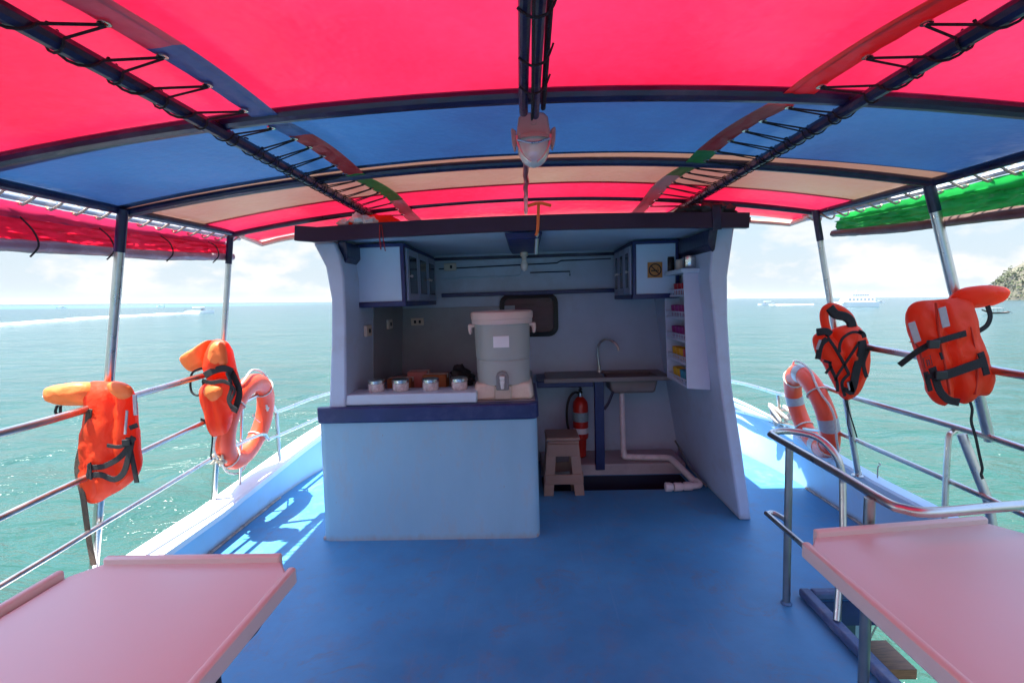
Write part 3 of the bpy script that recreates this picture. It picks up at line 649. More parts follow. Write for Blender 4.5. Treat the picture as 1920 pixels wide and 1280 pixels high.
# things on the counter
def cooler():
    c = Vector((-.165, 3.30, .89)); r = thing('water_cooler', c, 'grey insulated water cooler with cream lid and tap on the counter', 'water cooler')
    MB().lathe(c, [(.160, .10), (.181, .105), (.183, .20), (.184, .262), (.180, .266), (.180, .272), (.185, .276), (.188, .38), (.190, .50), (.188, .51)], 40).build('body', cooler_grey, r)
    b = MB(); pts = [(-.19, -.16), (.19, -.16), (.205, -.10), (.205, .16), (-.205, .16), (-.205, -.10)]
    b.add([(c.x + x, c.y + y, c.z + z) for z in (.004,) for x, y in pts] + [(c.x + x * .93, c.y + y * .93, c.z + .112) for x, y in pts], [tuple(range(6)), tuple(range(6, 12))[::-1]] + [(i, (i + 1) % 6, 6 + (i + 1) % 6, 6 + i) for i in range(6)])
    b.build('base', cream_pl, r, .018, segs=3)
    MB().box(c.x - .055, c.x + .055, c.y - .185, c.y - .12, c.z + .01, c.z + .10).build('base_notch', mat('base_shadow', (.5, .42, .34), .5), r, .008)
    MB().lathe(c, [(.150, .500), (.203, .504), (.208, .515), (.208, .535), (.212, .540), (.214, .570), (.211, .584), (.200, .590), (.10, .594), (.01, .595)], 44).build('lid', mat('lid_cream', (.66, .50, .44), .38, var=.05), r, 0, 30)
    for sx in (-1, 1): MB().prism([(c.x + sx * .180, c.y - .04, c.z + .505), (c.x + sx * .232, c.y - .04, c.z + .505), (c.x + sx * .232, c.y - .04, c.z + .47), (c.x + sx * .226, c.y - .04, c.z + .435), (c.x + sx * .208, c.y - .04, c.z + .435), (c.x + sx * .203, c.y - .04, c.z + .48), (c.x + sx * .180, c.y - .04, c.z + .485)], (0, .08, 0)).build('handle', mat('lid_cream', (0, 0, 0)), r, .01)
    MB().box(c.x - .052, c.x + .052, c.y - .193, c.y - .17, c.z + .355, c.z + .43).build('label_plate', label_w, r, .002)
    q = [Vector((c.x + dx, c.y - .200, c.z + dz)) for dx, dz in [(-.042, .075), (.042, .075), (.042, .165), (.030, .192), (0, .202), (-.030, .192), (-.042, .165)]]
    MB().prism(q, (0, .06, 0)).build('tap_recess', mat('tap_recess_grey', (.20, .20, .20), .4), r, .006)
    tp = MB().lathe((c.x, c.y - .205, c.z + .16), [(.014, 0), (.016, -.03), (.012, -.055), (.010, -.075)], 14).tube([(c.x, c.y - .19, c.z + .13), (c.x, c.y - .225, c.z + .13)], .014, 12).box(c.x - .016, c.x + .016, c.y - .235, c.y - .20, c.z + .155, c.z + .172)
    tp.build('tap', white_pl, r, .002)
cooler()
for i, (px, wds) in enumerate(((706, 'leftmost'), (752, 'second from left'), (808, 'third from left'), (862, 'nearest the cooler'))):
    c = P(px, 733, 3.20); c.z = .963; r = thing('canister', c, f'short shiny lidded canister on the counter ledge, {wds}', 'canister', 'canisters on the counter ledge')
    MB().lathe(c, [(.050, 0), (.054, .008), (.054, .05), (.050, .055)], 24).build('jar', mat('clear_jar', (.55, .48, .47), .12, var=.35, scale=40, spec=.9), r)
    MB().lathe(c, [(.040, .055), (.058, .056), (.059, .074), (.053, .079), (.01, .080)], 24).build('lid', shiny_tin, r)
for (x0, x1, y0, z1, lab, m_) in ((-1.06, -.88, 3.55, .985, 'brown carton behind the leftmost canister', carton), (-.93, -.78, 3.66, 1.02, 'pink-topped brown box behind the second canister', mat('pink_carton', (.45, .20, .16), .8)), (-.80, -.62, 3.6, 1.0, 'orange brown box behind the third canister', mat('orange_carton', (.38, .16, .05), .8))):
    r = thing('carton', ((x0 + x1) / 2, y0, .894), lab, 'box')
    MB().box(x0, x1, y0, y0 + .15, .895, z1).build('box', m_, r, .004)
    MB().box(x0 - .002, x1 + .002, y0 + .055, y0 + .095, z1 - .03, z1 + .001).build('tape', cream_pl, r)
bg_ = MB().ball((-.53, 3.75, .97), (.075, .07, .085), 16, 12, .5).ball((-.47, 3.74, .945), (.06, .06, .055), 14, 10, .5); bgo = bg_.build('plastic_bag', black_rub, origin=(-.53, 3.75, .894)); tag(bgo, 'crumpled black bag behind the canisters on the counter', 'bag')

# sink unit
sk = thing('sink_unit', (.65, 4.25, 0), 'stainless steel sink with gooseneck tap on a navy edged stand', 'sink')
MB().box(.08, .56, 4.06, 4.49, .795, .85).build('stand_edge', navy_trim, sk, .006)
sp_ = MB(); sp_.box(.16, .66, 4.04, 4.49, .851, .868); sp_.box(.66, 1.22, 4.04, 4.12, .851, .868); sp_.box(.66, 1.22, 4.42, 4.49, .851, .868); sp_.box(1.12, 1.22, 4.12, 4.42, .851, .868); sp_.box(.14, 1.225, 4.03, 4.042, .84, .876)
sp_.build('drainboard', mat('sink_steel', (.22, .2, .19)), sk, .003)
bs = MB(); a_ = [(.70, 4.10), (1.13, 4.10), (1.13, 4.43), (.70, 4.43)]; b2 = [(.73, 4.13), (1.10, 4.13), (1.10, 4.40), (.73, 4.40)]
bs.add([(x, y, .862) for x, y in a_] + [(x, y, .715) for x, y in b2], [(4, 5, 6, 7)] + [(i, (i + 1) % 4, 4 + (i + 1) % 4, 4 + i) for i in range(4)]); bo = bs.build('basin', mat('sink_steel', (.22, .20, .19), .35, metal=1.0), sk, .02)
md = bo.modifiers.new('solid', 'SOLIDIFY'); md.thickness = .004
MB().box(.575, .655, 4.10, 4.16, .05, .85).build('leg', navy_trim, sk, .005)
MB().tube([(.66, 4.13, .58), (.70, 4.13, .64), (.74, 4.13, .74)], .012, 8).build('brace', navy, sk)
fc = MB(); fc.lathe((.665, 4.42, .868), [(.028, 0), (.026, .012), (.016, .02), (.014, .06)], 16)
fc.tube([(.665, 4.42, .88), (.655, 4.42, 1.02), (.66, 4.41, 1.11), (.70, 4.38, 1.165), (.76, 4.34, 1.165), (.81, 4.31, 1.12), (.825, 4.30, 1.07)], .011, 12, smooth=6); fc.build('faucet', steel, sk)
# drain pipe
dp = thing('drain_pipe', (.85, 4.25, .1), 'white plastic drain pipe bending along the galley floor under the sink', 'pipe')
path = [(.83, 4.22, .71), (.835, 4.22, .40), (.84, 4.21, .17), (.86, 4.20, .14), (1.20, 4.17, .135), (1.235, 4.13, .13), (1.29, 3.85, .05), (1.27, 3.80, .04), (1.06, 3.76, .032)]
MB().tube(path[:2] + [(.838, 4.215, .19)], .024, 14).build('riser', pvc, dp)
MB().tube([(.838, 4.215, .20), (.845, 4.21, .15), (.87, 4.205, .13), (1.17, 4.17, .13)], .027, 14, smooth=4).build('horizontal_run', pvc, dp)
MB().tube([(1.15, 4.17, .13), (1.22, 4.15, .13), (1.25, 4.09, .12), (1.33, 3.80, .045)], .027, 14, smooth=4).build('horizontal_run', pvc, dp)
el_ = MB().tube([(1.34, 3.82, .05), (1.35, 3.77, .045), (1.32, 3.745, .04), (1.17, 3.735, .036)], .026, 14, smooth=4)
for q in ((1.17, 3.735, .036), (1.25, 3.74, .038)): el_.lathe(q, [(.033, -.03), (.034, -.028), (.034, .028), (.033, .03)], 16, 'x')
el_.lathe((1.11, 3.735, .036), [(.030, -.04), (.036, -.036), (.036, 0), (.028, .02)], 16, 'x'); el_.build('elbow', pvc, dp)
MB().tube([(1.26, 4.1, .30), (1.33, 3.9, .12), (1.39, 3.72, .04)], .008, 8).build('thin_hose', dull_steel, dp)
# extinguisher
ex = thing('fire_extinguisher', (.475, 4.32, .1), 'red fire extinguisher with black hose under the sink worktop', 'fire extinguisher')
c = Vector((.475, 4.33, .10))
MB().lathe(c, [(.035, .0), (.045, .01), (.05, .16), (.068, .18), (.070, .20), (.070, .47), (.064, .51), (.040, .545), (.022, .56)], 28).build('cylinder', red_paint, ex)
MB().lathe(c, [(.0713, .335), (.0713, .42)], 28).build('label_band', label_b, ex); MB().lathe(c, [(.0713, .225), (.0713, .275)], 28).build('label_band', label_w, ex)
MB().lathe(c, [(.02, .555), (.024, .56), (.024, .60), (.012, .61)], 14).build('valve', shiny_tin, ex)
MB().box(c.x - .012, c.x + .012, c.y - .09, c.y + .05, c.z + .605, c.z + .618).box(c.x - .012, c.x + .012, c.y - .07, c.y + .03, c.z + .635, c.z + .645).build('handle', black_rub, ex, .003)
MB().tube([c + Vector(q) for q in ((0, 0, .585), (-.05, -.01, .60), (-.10, -.02, .55), (-.125, -.02, .44), (-.12, -.02, .30), (-.085, -.02, .18))], .011, 10, smooth=6).build('hose', black_rub, ex)
# stool
st_ = thing('plastic_stool', (.26, 3.86, 0), 'brown beige plastic stool half hidden behind the counter', 'stool')
c = Vector((.265, 3.84, 0))
MB().box(c.x - .135, c.x + .135, c.y - .135, c.y + .135, .43, .46).box(c.x - .128, c.x + .128, c.y - .128, c.y + .128, .405, .431).build('seat', stool_pl, st_, .012, segs=3)
for sx in (-1, 1):
    for sy in (-1, 1):
        q = [(c.x + sx * .125, c.y + sy * .125), (c.x + sx * .05, c.y + sy * .125), (c.x + sx * .05, c.y + sy * .11), (c.x + sx * .11, c.y + sy * .11), (c.x + sx * .11, c.y + sy * .05), (c.x + sx * .125, c.y + sy * .05)]
        lg = MB(); bot = [(x + sx * .035, y + sy * .035, .002 if sy < 0 else -.138) for x, y in q]; lg.add(bot + [(x, y, .41) for x, y in q], [tuple(range(6)), tuple(range(6, 12))[::-1]] + [(i, (i + 1) % 6, 6 + (i + 1) % 6, 6 + i) for i in range(6)]); lg.build('leg', stool_pl, st_)
for sy in (-1, 1): MB().box(c.x - .145, c.x + .145, c.y + sy * .148 - .008, c.y + sy * .148 + .008, .09, .17).build('apron', stool_pl, st_, .005); MB().box(c.x - .12, c.x + .12, c.y + sy * .127 - .008, c.y + sy * .127 + .008, .31, .41).build('apron', stool_pl, st_, .005)
for sx in (-1, 1): MB().box(c.x + sx * .148 - .008, c.x + sx * .148 + .008, c.y - .138, c.y + .138, .09, .17).build('apron', stool_pl, st_, .005)


# rack on the right wall
rk = thing('wall_rack', (1.17, 3.5, .9), 'white open rack with five slatted shelves on the right galley wall', 'rack')
X0, X1, Y0, Y1, Z0, Z1 = 1.095, 1.245, 3.34, 3.80, .90, 1.70
whp = mat('rack_white', (.52, .60, .74), .4, var=.04)
MB().prism([(X0 + .015, Y0, Z0), (X1 + .03, Y0, Z0 - .015), (X1 - .03, Y0, Z1), (X0 - .01, Y0, Z1)], (0, .014, 0)).build('side_panel', whp, rk, .003)
MB().prism([(X0 + .015, Y1, Z0), (X1 + .03, Y1, Z0 - .015), (X1 - .03, Y1, Z1), (X0 - .01, Y1, Z1)], (0, .014, 0)).build('side_panel', whp, rk, .003)
MB().prism([(X1 + .022, Y0 + .014, Z0), (X1 + .030, Y0 + .014, Z0), (X1 - .030, Y0 + .014, Z1), (X1 - .038, Y0 + .014, Z1)], (0, Y1 - Y0 - .014, 0)).build('back_panel', whp, rk)
MB().box(X0 - .03, X1 - .02, Y0 - .02, Y1 + .03, Z1, Z1 + .03).build('top', pale_paint, rk, .004)
cols = [((.40, .015, .03), 'dark red'), ((.30, .035, .22), 'purple'), ((.26, .03, .20), 'violet'), ((.70, .38, .03), 'yellow'), ((.75, .45, .04), 'amber')]
cols2 = [((.55, .05, .08), 'pinkish red'), ((.38, .02, .10), 'crimson'), ((.30, .03, .22), 'violet'), ((.60, .12, .16), 'pink'), ((.06, .30, .42), 'cyan')]
for k in range(5):
    z = Z1 - .155 - k * .160; xo = X0 + (Z1 - z) * .03
    sh = MB().box(xo, X1 - .01, Y0 + .014, Y1, z, z + .008).build('shelf', whp, rk)
    gl = MB(); gl.box(xo - .004, xo + .002, Y0 + .014, Y1, z - .006, z + .006)
    for i in range(12): gl.box(xo - .003, xo + .001, Y0 + .025 + i * .037, Y0 + .034 + i * .037, z + .006, z + .040)
    gl.box(xo - .004, xo + .002, Y0 + .014, Y1, z + .040, z + .048); gl.build('shelf_guard', whp, sh)
    for i in range(5):
        y = Y1 - .05 - i * .085; first = i < (3 if k == 3 else 2 if k == 4 else 4); colr, nm = (cols if first else cols2)[k]
        cm2 = mat('cup_' + nm.replace(' ', '_'), colr, .35, var=.15, scale=30)
        sr = thing('cup', (xo + .055, y, z + .008), f'{nm} cup lying in the ' + ('top', 'second', 'middle', 'fourth', 'lowest')[k] + ' shelf of the white wall rack', 'cup', 'coloured cups in the wall rack')
        cp_ = MB().lathe((xo + .055, y, z + .009), [(.026, 0), (.029, .004), (.036, .078), (.037, .082), (.034, .083), (.030, .02), (.001, .012)], 16); cp_.build('cup_body', cm2, sr)
for (x, y, hgt, r_, m_, lab, cat) in ((1.15, 3.42, .085, .045, shiny_tin, 'shiny round tin standing on top of the white rack', 'tin'), (1.13, 3.55, .075, .032, cream_pl, 'small cream pot beside the tin on top of the rack', 'pot'), (1.11, 3.72, .11, .03, black_rub, 'dark bottle at the far end of the rack top', 'bottle')):
    r = thing(cat, (x, y, Z1 + .03), lab, cat)
    MB().lathe((x, y, Z1 + .031), [(r_ * .94, 0), (r_, .004), (r_, hgt * .9), (r_ * .9, hgt * .94)], 20).build('container', m_, r)
    MB().lathe((x, y, Z1 + .031), [(r_ * .9, hgt * .94), (r_ * .96, hgt * .95), (r_ * .96, hgt), (r_ * .1, hgt * 1.01)], 20).build('lid', m_ if m_ is not cream_pl else white_pl, r)

# gear lying on the roof
g1 = MB(); g1.pillow([(-1.10, 3.02, 2.05), (-.96, 3.0, 2.052), (-.80, 3.02, 2.055), (-.80, 3.22, 2.055), (-.95, 3.25, 2.05), (-1.10, 3.2, 2.05)], .05, .01, (0, 0, 1), 3, 7, .03)
o = g1.build('folded_life_jacket', jacket_or, origin=(-.95, 3.1, 2.04)); tag(o, 'orange life jacket lying on the left part of the cabin roof', 'life jacket')
g2 = MB().ball((-1.02, 3.0, 2.075), (.05, .04, .035), 14, 10, .6).ball((-.95, 2.99, 2.065), (.05, .03, .028), 14, 10, .6).ball((-1.12, 3.02, 2.06), (.04, .03, .022), 12, 8, .6)
o = g2.build('crumpled_cloth', bag_white, origin=(-1.0, 3.0, 2.04)); tag(o, 'crumpled white cloth on the left part of the cabin roof', 'cloth')
g3 = MB()
for i in range(5): g3.ball((.98 + .07 * i, 3.02 + .02 * math.sin(i * 2), 2.06 + .012 * (i % 2)), (.05, .05, .026 + .006 * (i % 3)), 12, 8, .7)
o = g3.build('rope_bundle', mat('dark_bundle', (.05, .05, .06), .8, var=.6, scale=14), origin=(1.1, 3.0, 2.04)); tag(o, 'dark tangled rope bundle on the right part of the cabin roof', 'rope')
o = MB().ribbon([(1.145, 2.94, 2.07), (1.15, 2.935, 2.00), (1.155, 2.94, 1.93)], .05, .008, (0, -1, 0)).build('roof_strap', navy, origin=(1.15, 2.94, 2.0)); tag(o, 'dark strap over the right end of the navy roof edge', 'strap')

# ------------------------------------------------------------------ canopy frame
def az_(x): return 2.195 - .165 * (x / 1.93) ** 2
fr = thing('canopy_pipework', (0, 1.6, 2.2), 'navy and steel pipe frame that carries the canopy over the deck', 'canopy frame')
BE = [3.15, 2.34, 1.59, .80, .0, -.8, -1.6, -2.4, -3.2]
def arch(y, r, name, m_=navy, x0=-1.93, x1=1.90, dz=0, pw=0):
    MB().tube([(x0 + (x1 - x0) * i / 24, y + pw * math.sin(i * 1.9) * .5, az_(x0 + (x1 - x0) * i / 24) + dz + pw * math.sin(i * 2.7)) for i in range(25)], r, 10).build(name, m_, fr)
for y in BE: arch(y, .024 if y < 2 else .021 if y < 3 else .017, 'crossbeam')
arch(3.49, .013, 'crossbeam', navy, -1.02, 1.10, -.066, .004)
for x in (-.975, 1.03): MB().tube([(x, -3.3, az_(x) - .03), (x, 3.5, az_(x) - .03)], .021, 10).build('long_pipe', navy, fr)
for s_, x in ((-1, -1.94), (1, 1.91)): MB().tube([(x, -3.3, 2.035), (x, 2.3, 2.038), (x * .985, 3.2, 2.045)], .020, 10).build('edge_pipe', navy, fr)
outer_m = mat('painted_outer_pipe', (.62, .66, .70), .35, var=.15, scale=5, dirt=(.25, .35, .55), dirt_amt=.6, dscale=3)
for s_, xa, xb in ((-1, -2.045, -1.985), (1, 2.015, 1.915)): MB().tube([(xa, -3.3, 2.02), (xa, 2.3, 2.025), (xb, 3.35, 2.035)], .013, 10).build('outer_pipe', outer_m, fr)
for (a, b, r_) in (((-1.92, 2.30, 2.04), (-2.262, 2.30, .21), .021), ((-1.935, 3.17, 2.05), (-2.205, 3.17, .205), .018), ((1.895, 2.35, 2.04), (2.24, 2.35, .80), .022), ((1.82, 3.10, 2.05), (2.135, 3.10, .345), .018),
                   ((-1.93, .8, 2.03), (-2.2, .8, .2), .02), ((1.9, .8, 2.03), (2.24, .8, .3), .02), ((-1.93, -1.6, 2.03), (-2.2, -1.6, .2), .02), ((1.9, -1.6, 2.03), (2.24, -1.6, .3), .02)):
    a, b = Vector(a), Vector(b); p = MB().tube([a, b], r_, 14).build('post', steel, fr)
    m_ = a + (b - a) * .11; MB().tube([a, m_], r_ + .002, 14).build('painted_sleeve', navy, p)
    fl = MB().lathe(b, [(r_ * 2.1, 0), (r_ * 2.1, .006), (r_ * 1.15, .012), (r_ * 1.05, .03)], 16); 
    if b.z < .5: fl.build('foot_flange', steel, p)
# lashings of the canopy edge round the outer pipe
for s_, nm in ((-1, 'left'), (1, 'right')):
    lm = MB()
    for i in range(22):
        y = .90 + i * .118
        if y > 3.3: break
        xa = (-2.045 if s_ < 0 else 2.015) if y < 2.3 else ((-2.045 + (y - 2.3) * .057) if s_ < 0 else (2.015 - (y - 2.3) * .095))
        MB().tube([(xa - s_ * .08, y + .03, 2.048), (xa - s_ * .005, y + .01, 2.048), (xa + s_ * .026, y - .005, 2.025), (xa, y - .015, 1.998), (xa - s_ * .07, y - .02, 2.03)], .0055, 6, smooth=3).build('edge_lashing', cream_cord, fr)

# ------------------------------------------------------------------ canopy
cn = thing('canopy', (0, 1.5, 2.25), 'arched tarpaulin canopy of pink, blue and tan cross bands over the deck', 'canopy')
def tz(x, y):
    ph = 0
    for a, b in zip(BE[1:] , BE): 
        if a <= y <= b: ph = (y - a) / (b - a)
    dr = max(0, y - 2.9) / .62 * .062 * max(0, 1 - (x / 1.6) ** 2)
    return az_(x) - dr + .024 + .022 * math.sin(math.pi * ph) + .006 * noise.noise(Vector((x * 1.3, y * 1.7, 0)))
def panel(x0, x1, ya, yb, m_, name='canopy_panel', dz=0, skew=0, nx=30, ny=8, par=None):
    """ya/yb may slope across the width by skew"""
    def fn(u, v):
        x = x0 + (x1 - x0) * u; y = ya + (yb - ya) * v + (skew * (-x / 1.93) if skew else 0)
        return (x, y, tz(x, y) + dz)
    return MB().grid(fn, nx, ny).build(name, m_, par or cn, 0, 60)
panel(-1.98, 1.96, -.05, 0.99, T_pink, dz=.004)
panel(-1.98, 1.96, -.9, -.03, T_tan)  # unseen bands aft of the camera, coloured to soften the pink light
panel(-1.98, 1.96, -1.9, -.88, T_blue, dz=-.004)
panel(-1.98, 1.96, -3.3, -1.88, T_hemW, ny=16)
panel(-1.98, -1.00, .90, .985, T_yel, dz=-.006, nx=8, ny=2)
panel(-1.98, 1.96, .95, 1.70, T_pink, skew=.03, ny=8)
panel(-1.98, 1.96, 1.668, 2.30, T_blue, skew=.03, dz=-.004)
panel(-1.98, 1.96, 2.275, 2.92, T_tan, skew=.01)
panel(-1.98, 1.96, 2.895, 3.52, T_pink, skew=.01, dz=-.004)
# turned-back hems with eyelets, laced to the long pipes
def lerp_tab(tab, y):
    for (a, va), (b, vb) in zip(tab, tab[1:]):
        if y <= b: return va + (vb - va) * max(0, (y - a) / (b - a))
    return tab[-1][1]
def hem(tab, wd, segs, xp, name):
    xc = tab[0][1]
    for ya, yb, m_ in segs:
        s_ = 1 if xc > 0 else -1
        def fn(u, v, dz):
            y = ya + (yb - ya) * v; x = lerp_tab(tab, y) + (u - .5) * wd + .004 * math.sin(y * 9); return (x, y, tz(x, y) + dz - .002 * math.sin(math.pi * u) + .003 * noise.noise(Vector((x * 30, y * 14, 0))))
        m1 = MB().grid(lambda u, v: fn(u, v, -.030), 6, max(4, int((yb - ya) / .04))); h = m1.build('hem', m_, cn)
        x2f = lambda y: lerp_tab(tab, y) - s_ * (wd * .5 + .006)
        MB().grid(lambda u, v: (x2f(ya + (yb - ya) * v) + (u - .5) * .030, ya + (yb - ya) * v, tz(x2f(ya + (yb - ya) * v), ya + (yb - ya) * v) - .0315), 3, max(4, int((yb - ya) / .04))).build('hem_fold', m_, h)
    k = 0; y = .45; lc = MB()
    while y < 3.3:
        xe = lerp_tab(tab, y) + (1 if xc > 0 else -1) * wd * .34
        z = tz(xe, y) - .036; rg = MB(); rg.sweep([(xe + .010 * math.cos(2 * math.pi * i / 14), y + .010 * math.sin(2 * math.pi * i / 14), z) for i in range(14)], [(-.0035, -.002), (.0035, -.002), (.0035, .002), (-.0035, .002)], up=(0, 0, 1), closed=True)
        rg.build('eyelet', shiny_tin, cn)
        lc = MB(); zp = az_(xp) - .03; j = random.uniform(-.01, .01)
        k = 1.0 if y < 1.6 else .5
        d_ = (xp - xe); sgn = 1 if d_ > 0 else -1; R_ = .0255
        def on(ang, yy): return Vector((xp + sgn * R_ * math.cos(ang), yy, zp + R_ * math.sin(ang)))      # a point of the pipe's surface
        wrap = [on(math.pi + (math.pi * 1.75) * i / 10, y - .085 * k + j - .012 * i * k) for i in range(11)]
        wrap2 = [on(math.pi + (math.pi * 1.5) * i / 8, y - .030 * k + j + .002 * i) for i in range(9)]
        lc.tube([Vector((xe, y, z - .003))] + wrap, .0034 if k == 1 else .0028, 6)
        lc.tube([Vector((xe, y + .004, z - .004))] + wrap2, .0030 if k == 1 else .0026, 6)
        lc.build('lacing_cord', dark_cord, cn)
        y += .152 if y < 1.7 else .115
hem([(.3, -.885), (1, -.865), (1.5, -.83), (2.3, -.80), (3.4, -.76)], .070, [(.2, 1.18, T_hemM), (1.18, 1.80, T_hemB), (1.80, 2.30, T_hemR), (2.30, 2.95, T_hemG), (2.95, 3.4, T_hemW)], -.975, 'left')
hem([(.3, 1.03), (1.1, .955), (1.5, .875), (2.2, .82), (3.4, .80)], .070, [(.2, 2.18, T_hemR), (2.18, 2.62, T_hemG), (2.62, 3.4, T_hemW)], 1.03, 'right')
# front rolled edge, sunlit at both ends
fe = MB().tube([(-1.93, 3.22, 2.05), (-1.96, 3.40, 2.045)] + [(-1.93 + 3.83 * i / 30, 3.535, tz(-1.93 + 3.83 * i / 30, 3.5) - .034 + .006 * math.sin(i * 1.3)) for i in range(31)] + [(1.93, 3.40, 2.045), (1.86, 3.16, 2.06)], .019, 8); fe.build('front_edge_roll', mat('cream_roll', (.7, .6, .45), .7), cn)

# ------------------------------------------------------------------ centre cables and lamp
cb = thing('cable_bundle', (.04, 1.2, 2.14), 'navy taped pipes and cables along the canopy centre line', 'cable')
for i, (x, dz, r_) in enumerate(((.015, -.045, .014), (.050, -.05, .013), (.072, -.028, .008), (.033, -.068, .004))):
    MB().tube([(x + .004 * math.sin(y * 3 + i), y, 2.19 + dz + .004 * math.sin(y * 5 + i * 2)) for y in [-3 + .1 * k for k in range(47)]], r_, 10).build('cable', navy if i < 2 else dark_cord, cb)
for y in (.2, .5, .85, 1.02, 1.22, 1.38): MB().tube([(.0, y, 2.135), (.03, y, 2.115), (.066, y + .005, 2.128), (.085, y, 2.165)], .003, 6, smooth=3).build('cable_tie', dark_cord, cb)
rr_ = MB().tube([(.02 + .006 * noise.noise(Vector((0, k * .5, 0))), 1.78 + k * .07, 2.158 + .006 * noise.noise(Vector((k * .7, 0, 0)))) for k in range(25)], .013, 8, scale=[1 + .35 * noise.noise(Vector((k * 1.7, 3, 0))) for k in range(25)]); rr_.build('rope', mat('wet_dark_rope', (.02, .02, .05), .3, var=.5, scale=40), cb)
lf = thing('bulkhead_lamp', (.05, 1.9, 2.15), 'pinkish plastic bulkhead lamp with ribbed glass under the canopy centre', 'lamp')
c = P(1000, 262, 1.80)
k_ = 1.8 / 900
hp = [(-30, -5), (-26, -32), (-18, -40), (18, -40), (26, -32), (30, -5), (32, 2), (-32, 2)]
MB().prism([c + Vector((x * k_, -.05, -y * k_)) for x, y in hp], (0, .12, 0)).build('housing', lamp_pink, lf, .010, segs=3)
lm = MB(); rows = []
for j in range(15):
    v = j / 14; zz = 2 - 50 * v; wv = 30 * (1 - v ** 2.6) ** .5 * (1 + .012 * math.sin(j * 3.0)); rows.append((max(wv, 1) * k_, -zz * k_ * -1))
vs = []; nn = 20
for w_, zz in rows:
    for i in range(nn):
        a = 2 * math.pi * i / nn; vs.append(c + Vector((w_ * math.cos(a) * (1 + .03 * math.sin(a * 10)), w_ * .85 * math.sin(a), zz - .004)))
lm.add(vs, [(j * nn + i, j * nn + (i + 1) % nn, (j + 1) * nn + (i + 1) % nn, (j + 1) * nn + i) for j in range(14) for i in range(nn)] + [tuple(range(nn)), tuple(range(14 * nn, 15 * nn))]).build('glass_lens', lens_gl, lf)
gd = MB()
for sx in (-1, 1): gd.tube([c + Vector((sx * x * k_, -.052, -y * k_)) for x, y in ((30, 0), (27, 18), (18, 36), (6, 47))], .004, 6, smooth=4)
gd.tube([c + Vector((x * k_, -.056, -y * k_)) for x, y in ((-29, 8), (0, 14), (29, 8))], .0035, 6, smooth=4); gd.build('lens_guard', steel, lf)
MB().sweep([c + Vector((.066 * math.cos(a), -.002 + .060 * math.sin(a), -.003)) for a in [2 * math.pi * i / 28 for i in range(28)]], [(-.004, -.006), (.004, -.006), (.004, .006), (-.004, .006)], up=(0, 0, 1), closed=True).build('rim', lamp_pink, lf)
for sx in (-1, 1): MB().prism([c + Vector((sx * x * k_, -.03, -y * k_)) for x, y in ((31, -12), (38, -17), (40, -14), (39, 6), (35, 20), (31, 16))], (0, .045, 0)).build('bracket_ear', lamp_pink, lf, .003)
MB().lathe(c + Vector((0, -.052, .045)), [(.012, .0), (.012, -.002), (.009, -.003), (.009, -.001), (.002, -.001)], 16, 'y').build('cap_screw', lamp_pink, lf)
MB().tube([c + Vector((0, 0, .07)), c + Vector((0, 0, .5 * (2.19 - c.z) + .03))], .015, 10).build('stem', navy, lf)

# ------------------------------------------------------------------ rolled side curtains
def curtain(side, xtop, ya, yb, depth_a, depth_b, cols_, label):
    r = thing('side_curtain', (side * 2.0, (ya + yb) / 2, 1.95), label, 'curtain')
    (mh, mb_, mr) = cols_
    def dep(y): return depth_a + (depth_b - depth_a) * (y - ya) / (yb - ya)
    def xt(y): return side * (xtop - (0 if y < 2.4 else (y - 2.4) * .07))
    def top(y): return 2.008 + (0 if y < 2 else (y - 2) * .012)
    def wr(y, z, k=1): return k * (.010 * noise.noise(Vector((y * 40 + z * 9, z * 3, side * 5))) + .014 * noise.noise(Vector((y * 9, z * 14, side))) + .007 * noise.noise(Vector((y * 25, z * 10 + y * 12, side * 2))))
    ny = int((yb - ya) / .03)
    MB().grid(lambda u, v: (xt(ya + (yb - ya) * v) + side * (.03 * math.cos(math.pi * (u * 1.2 - .6)) ) + wr(ya + (yb - ya) * v, u), ya + (yb - ya) * v, top(ya + (yb - ya) * v) - u * .32 * dep(ya + (yb - ya) * v)), 6, ny).build('head_fold', mh, r, 0, 80)
    MB().grid(lambda u, v: (xt(ya + (yb - ya) * v) + side * .006 + wr(ya + (yb - ya) * v, u, 1.5), ya + (yb - ya) * v, top(ya + (yb - ya) * v) - (.28 + u * .52) * dep(ya + (yb - ya) * v)), 10, ny).build('curtain_sheet', mb_, r, 0, 80)
    pr = []; pts = []
    for i in range(ny + 1):
        y = ya + (yb - ya) * i / ny; pts.append((xt(y) - side * .012, y, top(y) - .89 * dep(y) + .006 * math.sin(y * 4)))
    n = 14; vs = []
    for i, p in enumerate(pts):
        for j in range(n):
            a = 2 * math.pi * j / n; rr2 = (.027 + .008 * noise.noise(Vector((p[1] * 4, a, 1))) + .005 * noise.noise(Vector((p[1] * 14 + a * 2, a * 2, 5)))) * (.7 + .3 * dep(p[1]) / .2)
            vs.append((p[0] + rr2 * math.cos(a) * .9, p[1], p[2] + rr2 * math.sin(a) * .95))
    MB().add(vs, [(i * n + j, i * n + (j + 1) % n, (i + 1) * n + (j + 1) % n, (i + 1) * n + j) for i in range(len(pts) - 1) for j in range(n)] + [tuple(range(n)), tuple(range((len(pts) - 1) * n, len(pts) * n))]).build('rolled_sheet', mr, r, 0, 80)
    y = ya + .12
    while y < yb and side < 0:
        zc = top(y) - .86 * dep(y); x = xt(y) - side * .012
        MB().tube([(x + side * .01, y, top(y) - .28 * dep(y)), (x - side * .03, y + .01, zc + .06), (x - side * .043, y + .012, zc), (x, y + .014, zc - .043)], .0035, 6, smooth=4).build('tie_cord', dark_cord, r); y += .37
